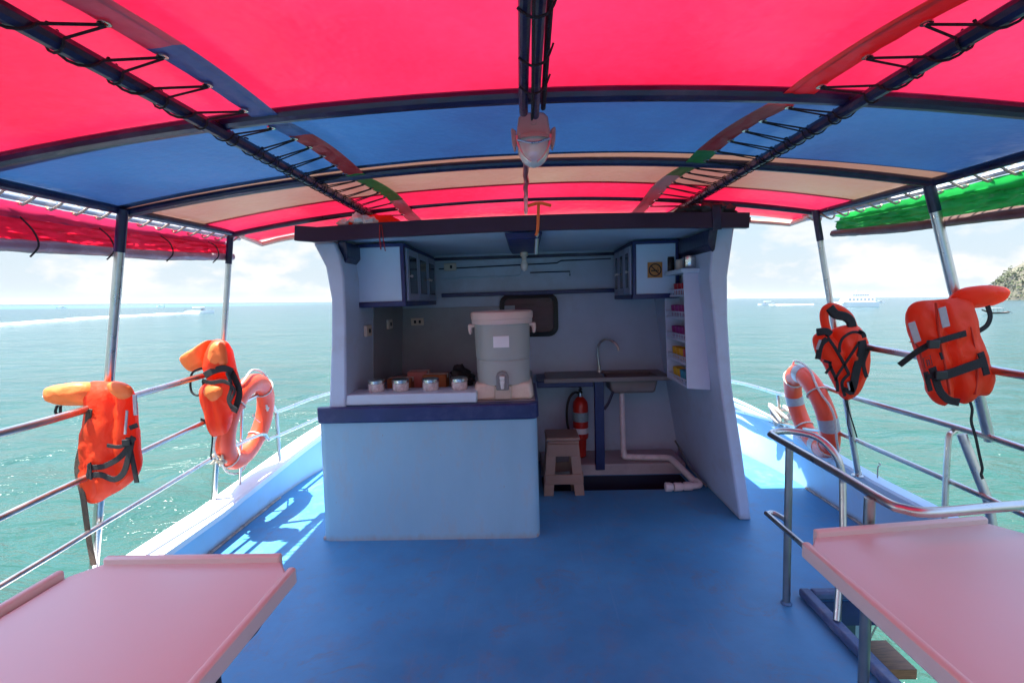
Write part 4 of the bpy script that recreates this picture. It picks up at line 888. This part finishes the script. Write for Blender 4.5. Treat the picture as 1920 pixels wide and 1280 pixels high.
curtain(-1, 2.065, -1.5, 3.26, .37, .14, (T_mag, T_red, T_clr), 'red roll-up side curtain tied up under the left canopy edge')
curtain(1, 2.035, -1.5, 3.16, .40, .125, (T_grn, T_grn, T_brn), 'green roll-up side curtain tied up under the right canopy edge')

# ------------------------------------------------------------------ railings
def rail(mb_, pts, r=.014, sm=5): mb_.tube(pts, r, 12, smooth=sm)
lr = thing('side_railing', (-2.1, 1.5, .2), 'stainless steel railing with three pipes along the left deck edge', 'railing')
MB().tube([(-2.10, -3.3, 1.05), (-2.10, 1.0, 1.07), (-2.09, 2.0, 1.09), (-2.06, 3.17, 1.14)], .018, 12).build('rail', steel, lr)
MB().tube([(-2.16, -3.3, .68), (-2.15, 1.0, .71), (-2.13, 2.0, .755), (-2.09, 3.0, .83), (-2.08, 3.60, .885), (-2.075, 3.70, .885), (-2.08, 3.82, .72), (-2.07, 3.90, .69), (-2.05, 4.4, .68), (-1.98, 4.9, .665), (-1.6, 6.0, .68), (-.9, 7.2, .72)], .015, 12, smooth=3).build('rail', steel, lr)
MB().tube([(-2.20, -3.3, .40), (-2.19, 1.0, .42), (-2.17, 2.3, .485), (-2.13, 3.1, .555), (-2.10, 3.62, .565), (-2.10, 3.72, .505), (-2.09, 3.80, .49), (-2.06, 4.6, .455), (-2.0, 4.9, .46), (-1.62, 6.0, .48), (-.92, 7.2, .52)], .013, 12, smooth=3).build('rail', steel, lr)
for y in (3.86, 5.2): 
    x = cap_x(y, -1) - .03; MB().tube([(x, y, cap_z(y, -1) + .01), (x, y, .70)], .014, 10).build('stanchion', steel, lr)
for x, y in ((-2.13, 3.42),): MB().tube([(x - .04, y, cap_z(y, -1) + .01), (x + .03, y, .87)], .010, 10).build('stanchion', steel, lr)
rr0 = thing('side_railing', (2.15, 1.5, .3), 'stainless steel railing with three pipes along the right deck edge', 'railing')
MB().tube([(2.17, -3.3, 1.12), (2.16, 1.0, 1.13), (2.13, 2.2, 1.165), (2.05, 3.1, 1.21), (2.04, 3.2, 1.215)], .020, 12).build('rail', steel, rr0)
MB().tube([(2.25, -3.3, .76), (2.24, 1.0, .78), (2.23, 2.3, .82), (2.10, 3.1, .86), (2.13, 3.72, .885), (2.13, 3.86, .87), (2.14, 3.98, .72), (2.14, 4.06, .69), (2.10, 4.6, .68), (2.0, 5.1, .66), (1.6, 6.0, .68), (.9, 7.2, .72)], .016, 12, smooth=3).build('rail', steel, rr0)
MB().tube([(2.28, -3.3, .46), (2.25, 1.0, .48), (2.20, 2.2, .53), (2.13, 3.1, .575), (2.14, 3.4, .56), (2.15, 3.65, .50), (2.15, 4.03, .445), (2.10, 4.6, .40), (2.02, 5.1, .36), (1.62, 6.0, .42), (.92, 7.2, .5)], .014, 12, smooth=3).build('rail', steel, rr0)
y = 4.12; MB().tube([(2.17, y, cap_z(y, 1) + .01), (2.14, y, .685)], .013, 10).build('stanchion', steel, rr0)
MB().tube([(2.225, 2.52, .80), (2.19, 2.50, .80), (2.165, 2.49, .74), (2.14, 2.46, .35), (2.14, 2.45, .30)], .014, 10, smooth=4).build('stanchion', steel, rr0)
MB().tube([(2.15, 2.40, .82), (2.22, 2.32, .51), (2.24, 2.30, .33)], .021, 12).build('stanchion', steel, rr0)
for y in (.8, -1.0): MB().tube([(2.25, y, .78), (2.26, y, .30)], .016, 10).build('stanchion', steel, rr0)
for y in (.8, -1.0): MB().tube([(-2.14, y, .70), (-2.2, y, .20)], .016, 10).build('stanchion', steel, lr)

# stair handrail
sr = thing('stair_handrail', (1.27, 2.3, 0), 'bent stainless handrail around the stair opening on the right', 'handrail')
hr = MB().tube([(1.52, 2.31, .62), (1.50, 2.33, .74), (1.45, 2.40, .815), (1.36, 2.455, .835), (1.27, 2.46, .835), (1.235, 2.43, .832), (1.23, 2.38, .83), (1.22, 1.9, .83), (1.205, 1.62, .83), (1.225, 1.555, .83), (1.30, 1.53, .83), (1.62, 1.57, .83), (2.05, 1.60, .83), (2.22, 1.60, .83)], .0165, 14, smooth=6); hr.build('top_rail', steel, sr)
MB().tube([(1.52, 2.315, .64), (1.50, 2.27, .40), (1.385, 2.12, .047)], .0155, 12).build('post', steel, sr)
for x, y in ((1.262, 2.315), (1.185, 1.66)):
    p = MB().tube([(x, y, .0), (x, y, .825)], .0175, 14).build('post', dull_steel, sr)
    MB().lathe((x, y, .001), [(.026, 0), (.026, .004), (.021, .008), (.0185, .015)], 16).build('foot_flange', mat('flange_blue', (.06, .16, .30), .5), p)
MB().tube([(1.262, 2.33, .425), (1.24, 2.40, .428), (1.205, 2.39, .43), (1.20, 2.33, .43), (1.205, 1.7, .43), (1.205, 1.0, .43)], .013, 12, smooth=4).build('middle_rail', steel, sr)
wd_ = MB().box(1.80, 2.20, 2.66, 2.90, -.70, -.64).build('boarding_step', wood, origin=(1.9, 2.8, -.62)); tag(wd_, 'brown wooden boarding step seen below through the stair opening', 'step')
o = MB().tube([(1.98, 2.55, -.05), (2.0, 2.75, -.5), (2.03, 2.95, -1.0)], .005, 6).build('boarding_line', rope_white, origin=(2.0, 2.7, -.5)); tag(o, 'thin pale line hanging beside the wooden step below deck', 'rope')

# ------------------------------------------------------------------ tables
def table(x0, x1, y0, y1, zt, label, ped, sk=0.0):
    r = thing('deck_table', ((x0 + x1) / 2, (y0 + y1) / 2, 0), label, 'table', 'tray tables on the deck')
    c_ = .075; yr = y1 + sk * (x1 - x0)
    oct_ = [(x0 + c_, y0), (x1 - c_, y0), (x1 - .02, y0 + c_), (x1 - .02, yr - c_), (x1 - c_, yr), (x0 + c_, y1), (x0 + .02, y1 - c_), (x0 + .02, y0 + c_)]
    MB().prism([(x, y, zt - .03) for x, y in oct_], (0, 0, .03)).build('table_top', table_pl, r, .006)
    rp_ = [(-.013, -.030), (.013, -.030), (.013, .016), (.008, .022), (-.008, .022), (-.013, .016)]
    for nm, a, b in (('rim', (x0 + c_, y1), (x1 - c_, yr)), ('rim', (x1, yr - c_), (x1, y0 + c_)), ('rim', (x0, y1 - c_), (x0, y0 + c_)), ('rim', (x0 + c_, y0), (x1 - c_, y0))):
        MB().sweep([(*a, zt), (*b, zt)], rp_, up=(0, 0, 1)).build(nm, table_pl, r, .006, segs=3)
    cx, cy = ped
    pd = MB().tube([(cx, cy, .0), (cx, cy, zt - .03)], .03, 20).build('pedestal', steel, r); MB().lathe((cx, cy, .001), [(.18, 0), (.18, .012), (.05, .03)], 30).build('pedestal_foot', dull_steel, pd)
    return r
table(-1.47, -.738, .50, 1.465, .735, 'white tray table with raised rims, lower left of the view', (-1.1, .95))
table(.880, 1.66, .35, 1.585, .728, 'white tray table with raised rims, beside the stair opening', (1.30, .35), .10)
# navy stool under the left table
nst = thing('tub_stool', (-.80, 1.4, 0), 'round dark tub seat half hidden under the left table', 'stool')
q = Vector((-1.12, 1.53, 0))
MB().lathe(q, [(.14, .43), (.168, .44), (.175, .46), (.165, .475), (.01, .48)], 30).build('seat', black_rub, nst)
MB().lathe(q, [(.025, .02), (.025, .39), (.05, .41)], 20).build('pedestal', black_rub, nst); MB().lathe(q, [(.15, 0.002), (.15, .01), (.03, .03)], 26).build('foot', dull_steel, nst)

# ------------------------------------------------------------------ life jackets
def crop(pts, ox, oy, k): return [(ox + x / k, oy + y / k) for x, y in pts]
def pts3(pp, Y, dy=0.0): return [P(x, y, Y + dy) for x, y in pp]
A = lambda pts: crop(pts, 60, 600, 3.368)        # left enlargements
B = lambda pts: crop(pts, 1500, 520, 3.555)      # right enlargements
def ln(m, T, pts, Y, wd, lift, par, name, mt, th=.006, sm=4, scale=None):
    MB().ribbon([P(x, y, Y - lift) if not isinstance(lift, list) else P(x, y, Y - lift[i]) for i, (x, y) in enumerate(T(pts))], wd, th, (0, -1, 0), sm, scale).build(name, mt, par)

# 1: first left post
Y = 2.24; g = 'orange life jackets hung on the railings'
j1 = thing('life_jacket', P(205, 830, Y), 'orange life jacket with collar sticking out left, nearer left post', 'life jacket', g)
body = A([(375, 398), (480, 388), (565, 392), (640, 440), (660, 600), (680, 800), (686, 950), (600, 1045), (480, 1115), (430, 1145), (370, 1140), (330, 1060), (318, 950), (335, 800), (352, 640), (362, 540)])
gv = [(P(*A([(560, 430)])[0], Y), P(*A([(560, 1060)])[0], Y), .022, .022), (P(*A([(380, 960)])[0], Y), P(*A([(690, 900)])[0], Y), .03, .014), (P(*A([(420, 520)])[0], Y), P(*A([(660, 500)])[0], Y), .02, .008)]
MB().pillow(pts3(body, Y), .075, .06, (.1, -1, .05), 4, 10, .014, gv, 1.0).build('body', jacket_or, j1)
MB().pillow(pts3(A([(345, 640), (420, 700), (470, 1000), (440, 1120), (370, 1130), (318, 960), (322, 800)]), Y, -.02), .05, .02, (0, -1, 0), 3, 7, .01, (), 4).build('side_panel', jacket_or, j1)
MB().pillow(pts3(A([(385, 395), (250, 400), (130, 428), (100, 465), (118, 520), (190, 538), (290, 540), (390, 540), (440, 470)]), Y, -.01), .085, .08, (0, -1, .35), 4, 9, .008, (), 2.0, edge=.02, ex=2.0).build('collar', sunlit_or, j1)
MB().pillow(pts3(A([(480, 400), (560, 392), (630, 430), (625, 480), (560, 500), (500, 460)]), Y, -.06), .03, .02, (0, -1, .4), 4, 6, .008, (), 6, edge=.02, ex=2.0).build('shoulder_pad', sunlit_or, j1)
ln(0, A, [(350, 930), (440, 925), (520, 890), (580, 840), (625, 770), (640, 735)], Y, .026, .083, j1, 'strap', black_web)
ln(0, A, [(345, 985), (430, 975), (520, 1005), (580, 960), (610, 860), (630, 760)], Y, .028, .085, j1, 'strap', black_web)
ln(0, A, [(475, 790), (550, 800), (610, 775), (650, 745)], Y, .018, .089, j1, 'strap', black_web)
ln(0, A, [(618, 680), (665, 662)], Y, .022, .082, j1, 'strap', black_web)
ln(0, A, [(605, 740), (630, 860), (650, 960), (662, 1025)], Y, .024, .080, j1, 'strap', black_web)
ln(0, A, [(352, 980), (365, 900), (372, 1005)], Y, .014, .088, j1, 'strap', black_web)
ln(0, A, [(362, 560), (345, 700), (312, 800), (290, 900), (290, 980), (320, 1100), (345, 1280), (365, 1420), (390, 1545)], Y, .030, [.07, .06, .06, .06, .06, .06, .03, .0, .0], j1, 'hanging_strap', brown_web, scale=None)
ln(0, A, [(600, 570), (588, 720)], Y, .012, .082, j1, 'reflective_tape', tape_grey)
ln(0, A, [(648, 470), (655, 600)], Y, .020, .070, j1, 'reflective_tape', tape_grey)
MB().tube(pts3(A([(160, 540), (148, 580), (175, 600), (180, 540)]), Y, -.03), .006, 8, smooth=4).build('collar_loop', black_web, j1)
bk = P(*A([(600, 770)])[0], Y - .09); MB().box(bk.x - .02, bk.x + .02, bk.y - .008, bk.y + .004, bk.z - .014, bk.z + .014).build('buckle', black_rub, j1, .003)

# 2: second left post
Y = 3.02
j2 = thing('life_jacket', P(405, 730, Y), 'sunlit orange life jacket folded over the rail at the farther left post', 'life jacket', g)
MB().pillow(pts3(A([(1140, 140), (1190, 122), (1245, 150), (1270, 230), (1290, 330), (1320, 430), (1305, 560), (1262, 600), (1240, 700), (1180, 728), (1138, 718), (1110, 600), (1080, 500), (1078, 420), (1105, 360), (1100, 280), (1110, 200)]), Y), .09, .08, (.1, -1, .1), 4, 10, .016,
    [(P(*A([(1090, 385)])[0], Y), P(*A([(1300, 340)])[0], Y), .035, .05), (P(*A([(1180, 400)])[0], Y), P(*A([(1190, 720)])[0], Y), .02, .015)], 3.0).build('body', jacket_or, j2)
MB().pillow(pts3(A([(1150, 128), (1060, 180), (965, 238), (948, 270), (975, 312), (1020, 322), (1100, 280), (1130, 200)]), Y, .02), .085, .08, (0, -1, .5), 4, 8, .008, (), 7, edge=.02, ex=2.0).build('collar', sunlit_or, j2)
MB().pillow(pts3(A([(1150, 140), (1215, 150), (1235, 230), (1225, 285), (1120, 300), (1115, 210)]), Y, -.07), .035, .02, (0, -1, .4), 4, 7, .008, (), 5, edge=.02, ex=2.0).build('shoulder_pad', sunlit_or, j2)
MB().pillow(pts3(A([(1120, 410), (1210, 425), (1200, 500), (1130, 520), (1085, 490), (1085, 450)]), Y, -.07), .035, .02, (0, -1, .4), 4, 7, .008, (), 8, edge=.02, ex=2.0).build('chest_pad', sunlit_or, j2)
ln(0, A, [(1090, 350), (1150, 318), (1215, 305), (1265, 325)], Y, .042, .085, j2, 'strap', black_web)
ln(0, A, [(1075, 380), (1130, 395), (1200, 385), (1250, 400)], Y, .026, .085, j2, 'strap', black_web)
ln(0, A, [(1250, 310), (1285, 380), (1310, 450), (1295, 530), (1275, 580)], Y, .040, .07, j2, 'strap', black_web)
ln(0, A, [(1230, 330), (1260, 420), (1240, 500), (1265, 560)], Y, .022, .092, j2, 'strap', black_web)
ln(0, A, [(1215, 380), (1280, 440), (1250, 520), (1290, 560)], Y, .018, .096, j2, 'strap', black_web)
MB().tube(pts3(A([(1085, 300), (1015, 330), (1000, 400), (1010, 455), (1050, 475), (1080, 430), (1080, 380)]), Y, -.02), .007, 8, smooth=4).build('strap_loop', black_web, j2)
MB().tube(pts3(A([(1140, 715), (1138, 780), (1130, 850), (1135, 880)]), Y, -.02), .005, 8, smooth=4).build('hanging_cord', black_web, j2)

# 3: farther right post, many straps
Y = 3.02
j3 = thing('life_jacket', P(1575, 670, Y), 'small orange life jacket criss-crossed by black straps at the farther right post', 'life jacket', g)
MB().pillow(pts3(B([(215, 345), (290, 320), (370, 320), (425, 385), (455, 480), (450, 620), (415, 700), (380, 770), (310, 812), (262, 785), (215, 700), (155, 580), (108, 520), (82, 410), (120, 370), (180, 400)]), Y), .08, .06, (-.1, -1, 0), 4, 10, .018,
    [(P(*B([(200, 380)])[0], Y), P(*B([(330, 640)])[0], Y), .02, .02), (P(*B([(330, 660)])[0], Y), P(*B([(390, 420)])[0], Y), .02, .018)], 9).build('body', jacket_or, j3)
MB().tube(pts3(B([(200, 420), (165, 300), (165, 225), (205, 195), (270, 215), (325, 262), (350, 320), (370, 380)]), Y, -.01), .024, 12, smooth=5).build('shoulder_loop', jacket_or, j3)
MB().ribbon(pts3(B([(195, 200), (235, 245), (300, 262), (335, 290), (345, 330)]), Y, -.03), .055, .02, (0, -1, 0), 5).build('collar_lining', black_web, j3)
MB().ribbon(pts3(B([(115, 365), (170, 360), (200, 380)]), Y, -.05), .045, .02, (0, -1, 0), 4).build('collar_lining', black_web, j3)
for pts, wd in (([(185, 400), (240, 480), (290, 570), (325, 640)], .018), ([(395, 430), (350, 500), (310, 560), (250, 650), (235, 690)], .016), ([(415, 370), (350, 365), (290, 400), (265, 450), (265, 500)], .016),
                ([(180, 410), (140, 450), (118, 545)], .034), ([(410, 420), (415, 480), (380, 600), (360, 700), (340, 760)], .050), ([(455, 480), (425, 560), (430, 620), (445, 665)], .022),
                ([(200, 560), (205, 600), (245, 690), (250, 760)], .018), ([(160, 555), (205, 570)], .016), ([(170, 640), (210, 590)], .016), ([(330, 690), (350, 770), (290, 740)], .026), ([(390, 360), (420, 375), (430, 400)], .026), ([(330, 640), (280, 700), (300, 790)], .018)):
    ln(0, B, pts, Y, wd, .086, j3, 'strap', black_web)
ln(0, B, [(135, 415), (112, 480)], Y, .016, .092, j3, 'reflective_tape', tape_grey)
ln(0, B, [(318, 700), (330, 750)], Y, .010, .094, j3, 'reflective_tape', tape_grey)
MB().tube(pts3(B([(312, 810), (330, 900), (355, 980), (380, 1065)]), Y, -.02), .004, 8, smooth=4).build('hanging_cord', black_web, j3)
MB().tube(pts3(B([(300, 810), (320, 900), (318, 980), (345, 1060)]), Y, -.02), .003, 8, smooth=4).build('hanging_cord', black_web, j3)

# 4: nearer right post, large
Y = 2.28
j4 = thing('life_jacket', P(1778, 650, Y), 'large orange life jacket with grey tape and two black belts, nearer right post', 'life jacket', g)
c1, c2 = B([(890, 200)])[0], B([(1010, 790)])[0]
MB().pillow(pts3(B([(712, 230), (735, 185), (790, 158), (900, 150), (1000, 140), (1095, 128), (1130, 200), (1165, 330), (1210, 480), (1255, 600), (1270, 690), (1240, 775), (1170, 785), (1120, 825), (1060, 835), (1005, 790), (945, 850), (865, 800), (845, 700), (800, 560), (765, 460), (722, 340)]), Y), .075, .07, (-.1, -1, 0), 4, 11, .012,
    [(P(*c1, Y), P(*c2, Y), .020, .032), (P(*B([(1130, 330)])[0], Y), P(*B([(1160, 780)])[0], Y), .014, .008), (P(*B([(780, 500)])[0], Y), P(*B([(1180, 380)])[0], Y), .03, .010), (P(*B([(850, 680)])[0], Y), P(*B([(1260, 570)])[0], Y), .03, .012)], 12).build('body', jacket_or, j4)
MB().pillow(pts3(B([(1000, 150), (1060, 82), (1160, 60), (1290, 66), (1350, 92), (1362, 125), (1310, 180), (1210, 200), (1130, 208), (1060, 215)]), Y, .01), .085, .08, (0, -1, .25), 4, 9, .008, (), 13, edge=.02, ex=2.0).build('collar', jacket_or, j4)
ln(0, B, [(662, 585), (720, 540), (780, 495), (880, 440), (990, 405), (1105, 372)], Y, .028, [.04, .055, .075, .09, .09, .085], j4, 'strap', black_web)
ln(0, B, [(905, 665), (1000, 640), (1100, 605), (1200, 570), (1240, 560)], Y, .042, .090, j4, 'strap', black_web)
ln(0, B, [(1203, 500), (1222, 560), (1245, 648)], Y, .030, .080, j4, 'strap', black_web)
ln(0, B, [(838, 630), (855, 700), (870, 755)], Y, .022, .084, j4, 'strap', black_web)
ln(0, B, [(880, 600), (905, 680), (935, 760), (990, 815), (1060, 832)], Y, .034, .084, j4, 'strap', black_web)
ln(0, B, [(900, 655), (845, 660)], Y, .024, .088, j4, 'strap', black_web)
for q in ((885, 445), (935, 650)):
    p = P(*B([q])[0], Y - .098); MB().box(p.x - .025, p.x + .025, p.y - .010, p.y + .006, p.z - .019, p.z + .019, Matrix.Identity(4)).build('buckle', black_rub, j4, .004)
ln(0, B, [(742, 300), (785, 430)], Y, .032, .078, j4, 'reflective_tape', tape_grey, .004)
ln(0, B, [(945, 200), (975, 330)], Y, .034, .083, j4, 'reflective_tape', tape_grey, .004)
ln(0, B, [(935, 500), (950, 545)], Y, .012, .085, j4, 'whistle_slot', black_web)
MB().ribbon(pts3(B([(1250, 190), (1268, 260), (1245, 320), (1190, 358)]), Y, -.03), .022, .005, (0, -1, 0), 5).build('collar_strap', black_web, j4)
MB().ribbon(pts3(B([(1130, 820), (1148, 880), (1142, 960), (1170, 1060), (1195, 1180), (1215, 1270), (1208, 1310), (1218, 1340)]), Y, -.03), .013, .004, (0, -1, 0), 5).build('hanging_strap', black_web, j4)
for q in ([(905, 170), (925, 380), (960, 560), (1000, 780)], [(1135, 330), (1165, 480), (1180, 640), (1165, 780)], [(735, 430), (790, 470), (850, 700)]):
    MB().ribbon([P(x, y, Y - .070) for x, y in B(q)], .004, .012, (0, -1, 0), 5).build('seam', mat('seam_thread', (.60, .05, .02), .8), j4)
sq = MB(); pr = lambda x, y: P(*B([(x, y)])[0], Y - .0905)
sq.tube([pr(820, 540), pr(868, 520), pr(882, 585), pr(835, 605)], .0014, 5, closed=True)
for a, b in (((842, 560), (862, 553)), ((845, 572), (866, 566)), ((848, 584), (868, 578)), ((845, 548), (850, 590)), ((858, 545), (866, 584))): sq.tube([pr(*a), pr(*b)], .0016, 5)
sq.build('printed_stamp', ink, j4)

# ------------------------------------------------------------------ life rings
def ring(c, yaw, label, tilt=0.0, bands=True):
    c = Vector(c); r = thing('life_ring', c, label, 'life ring', 'life rings hung on the railings')
    M = Matrix.Translation(c) @ Matrix.Rotation(yaw, 4, 'Z') @ Matrix.Rotation(tilt, 4, 'Y')
    R_, t = .285, .072
    def pt(a, dr=0, dx=0): return M @ Vector((dx, (R_ + dr) * math.cos(a), (R_ + dr) * math.sin(a)))
    MB().sweep([pt(2 * math.pi * i / 64) for i in range(64)], [(t * math.cos(q) * 1.0, t * math.sin(q) * .85) for q in [2 * math.pi * i / 18 for i in range(18)]], closed=True, up=M.to_3x3() @ Vector((1, 0, 0))).build('ring_body', ring_or, r)
    for k in range(4 if bands else 0):
        a0 = rad(5 + 90 * k); MB().sweep([pt(a0 + rad(-8 + 2 * i)) for i in range(9)], [((t + .002) * math.cos(q), (t * .85 + .002) * math.sin(q)) for q in [2 * math.pi * i / 18 for i in range(18)]], up=M.to_3x3() @ Vector((1, 0, 0))).build('reflective_band', tape_grey, r)
    gl = []
    for i in range(96):
        a = 2 * math.pi * i / 96; s_ = abs(math.sin(2 * (a - rad(50)))); gl.append(pt(a, t + .010 + .035 * s_ * s_ - (.012 * max(0, math.sin(a)) if s_ > .3 else 0), .01 * math.sin(a * 7)))
    MB().tube(gl, .0075, 8, closed=True).build('grab_rope', rope_white, r)
    for k in range(4):
        a0 = rad(50 + 90 * k)
        MB().tube([M @ Vector((math.sin(q) * (t * .85 + .005), (R_ + math.cos(q) * (t + .006)) * math.cos(a0), (R_ + math.cos(q) * (t + .006)) * math.sin(a0))) for q in [2 * math.pi * i / 16 for i in range(16)]], .006, 6, closed=True).build('rope_tie', rope_white, r)
    return r
ring((-2.10, 3.46, .715), rad(4), 'faded orange life ring with white rope hung outside the left railing', rad(13), False)
ring((2.11, 3.60, .66), rad(-9), 'orange life ring with grey bands hung outside the right railing', rad(-14))

def knot(c, n, r_, lab, m_, sp=.05, name='rope_knot', sc=(1, 1, 1)):
    rr = random.Random(int(abs(c[0] * 100)) + n); mb = MB(); p = Vector(c); pts = []
    for i in range(n): pts.append(p + Vector((rr.uniform(-sp, sp) * sc[0], rr.uniform(-sp, sp) * sc[1], rr.uniform(-sp, sp) * sc[2])))
    mb.tube(pts, r_, 8, smooth=6); o = mb.build(name, m_, origin=c); return tag(o, lab, 'rope')
knot((2.15, 4.08, .50), 16, .014, 'thick white rope tied round the forward right stanchion', rope_white, .085, sc=(1, .8, 1.3))
knot((2.13, 3.92, .84), 9, .009, 'white rope coil on the right rail beside the life ring', rope_white, .05)
knot((-2.125, 3.14, .54), 12, .008, 'knotted pale cord on the lower left rail at the farther post', cream_cord, .04)
knot((-2.08, 3.70, .80), 9, .008, 'white rope tied on the left rail beside the life ring', rope_white, .06, sc=(.5, .5, 1.4))
knot((-2.07, 2.98, .83), 8, .006, 'dark cord tied on the middle left rail behind the sunlit life jacket', dark_cord, .03)
o = MB().ball((-2.04, 5.0, .40), (.09, .05, .04), 14, 8, .4).build('fender_rope', rope_white, origin=(-2.04, 5.0, .37)); tag(o, 'pale rope coil on the left cap rail just behind the cabin', 'rope')
o = MB().ribbon([(-2.13 + .02, 3.64, .66), (-2.04, 3.44, .75), (-1.98, 3.36, .78)], .018, .006, (0, -1, 0), 4).build('tie_band', rope_white, origin=(-2.05, 3.5, .7)); tag(o, 'white band tying the left life ring to its railing', 'strap')
# hook and strap on the right bulwark
o = MB().tube([(2.20, 3.02, .36), (2.20, 3.02, .43), (2.215, 3.02, .445), (2.205, 3.02, .455)], .004, 6, smooth=3).build('cleat_hook', dull_steel, origin=(2.2, 3.02, .36)); tag(o, 'small wire hook on the right cap rail', 'hook')

# ------------------------------------------------------------------ sea air
hz_ = MB().box(-31000, 31000, -31000, 31000, SEA_Z - 1.5, 75).build('haze', foam); hz_.data.materials.clear()
hm_ = bpy.data.materials.new('haze_air'); hm_.use_nodes = True; hn = hm_.node_tree; hn.nodes.clear()
ho = N(hn, 'ShaderNodeOutputMaterial'); hv = N(hn, 'ShaderNodeVolumePrincipled'); hv.inputs['Density'].default_value = .000035
hv.inputs['Color'].default_value = (.86, .93, 1, 1); L(hn, hv.outputs[0], ho.inputs['Volume']); hz_.data.materials.append(hm_)
hz_['kind'] = 'stuff'; WORLD_THINGS.add(hz_.name)

# ------------------------------------------------------------------ put the boat at its heel on the level sea
for o in list(COL.objects):
    if o.parent is None and o.name not in WORLD_THINGS and o.type in {'EMPTY', 'MESH'}:
        o.matrix_world = HEEL @ Matrix.LocRotScale(o.location, o.rotation_euler, o.scale)
for o in COL.objects:
    if '_o' in o.keys(): del o['_o']
scn.cycles.max_bounces = 10; scn.cycles.diffuse_bounces = 5; scn.cycles.use_denoising = True; scn.cycles.sample_clamp_indirect = 8
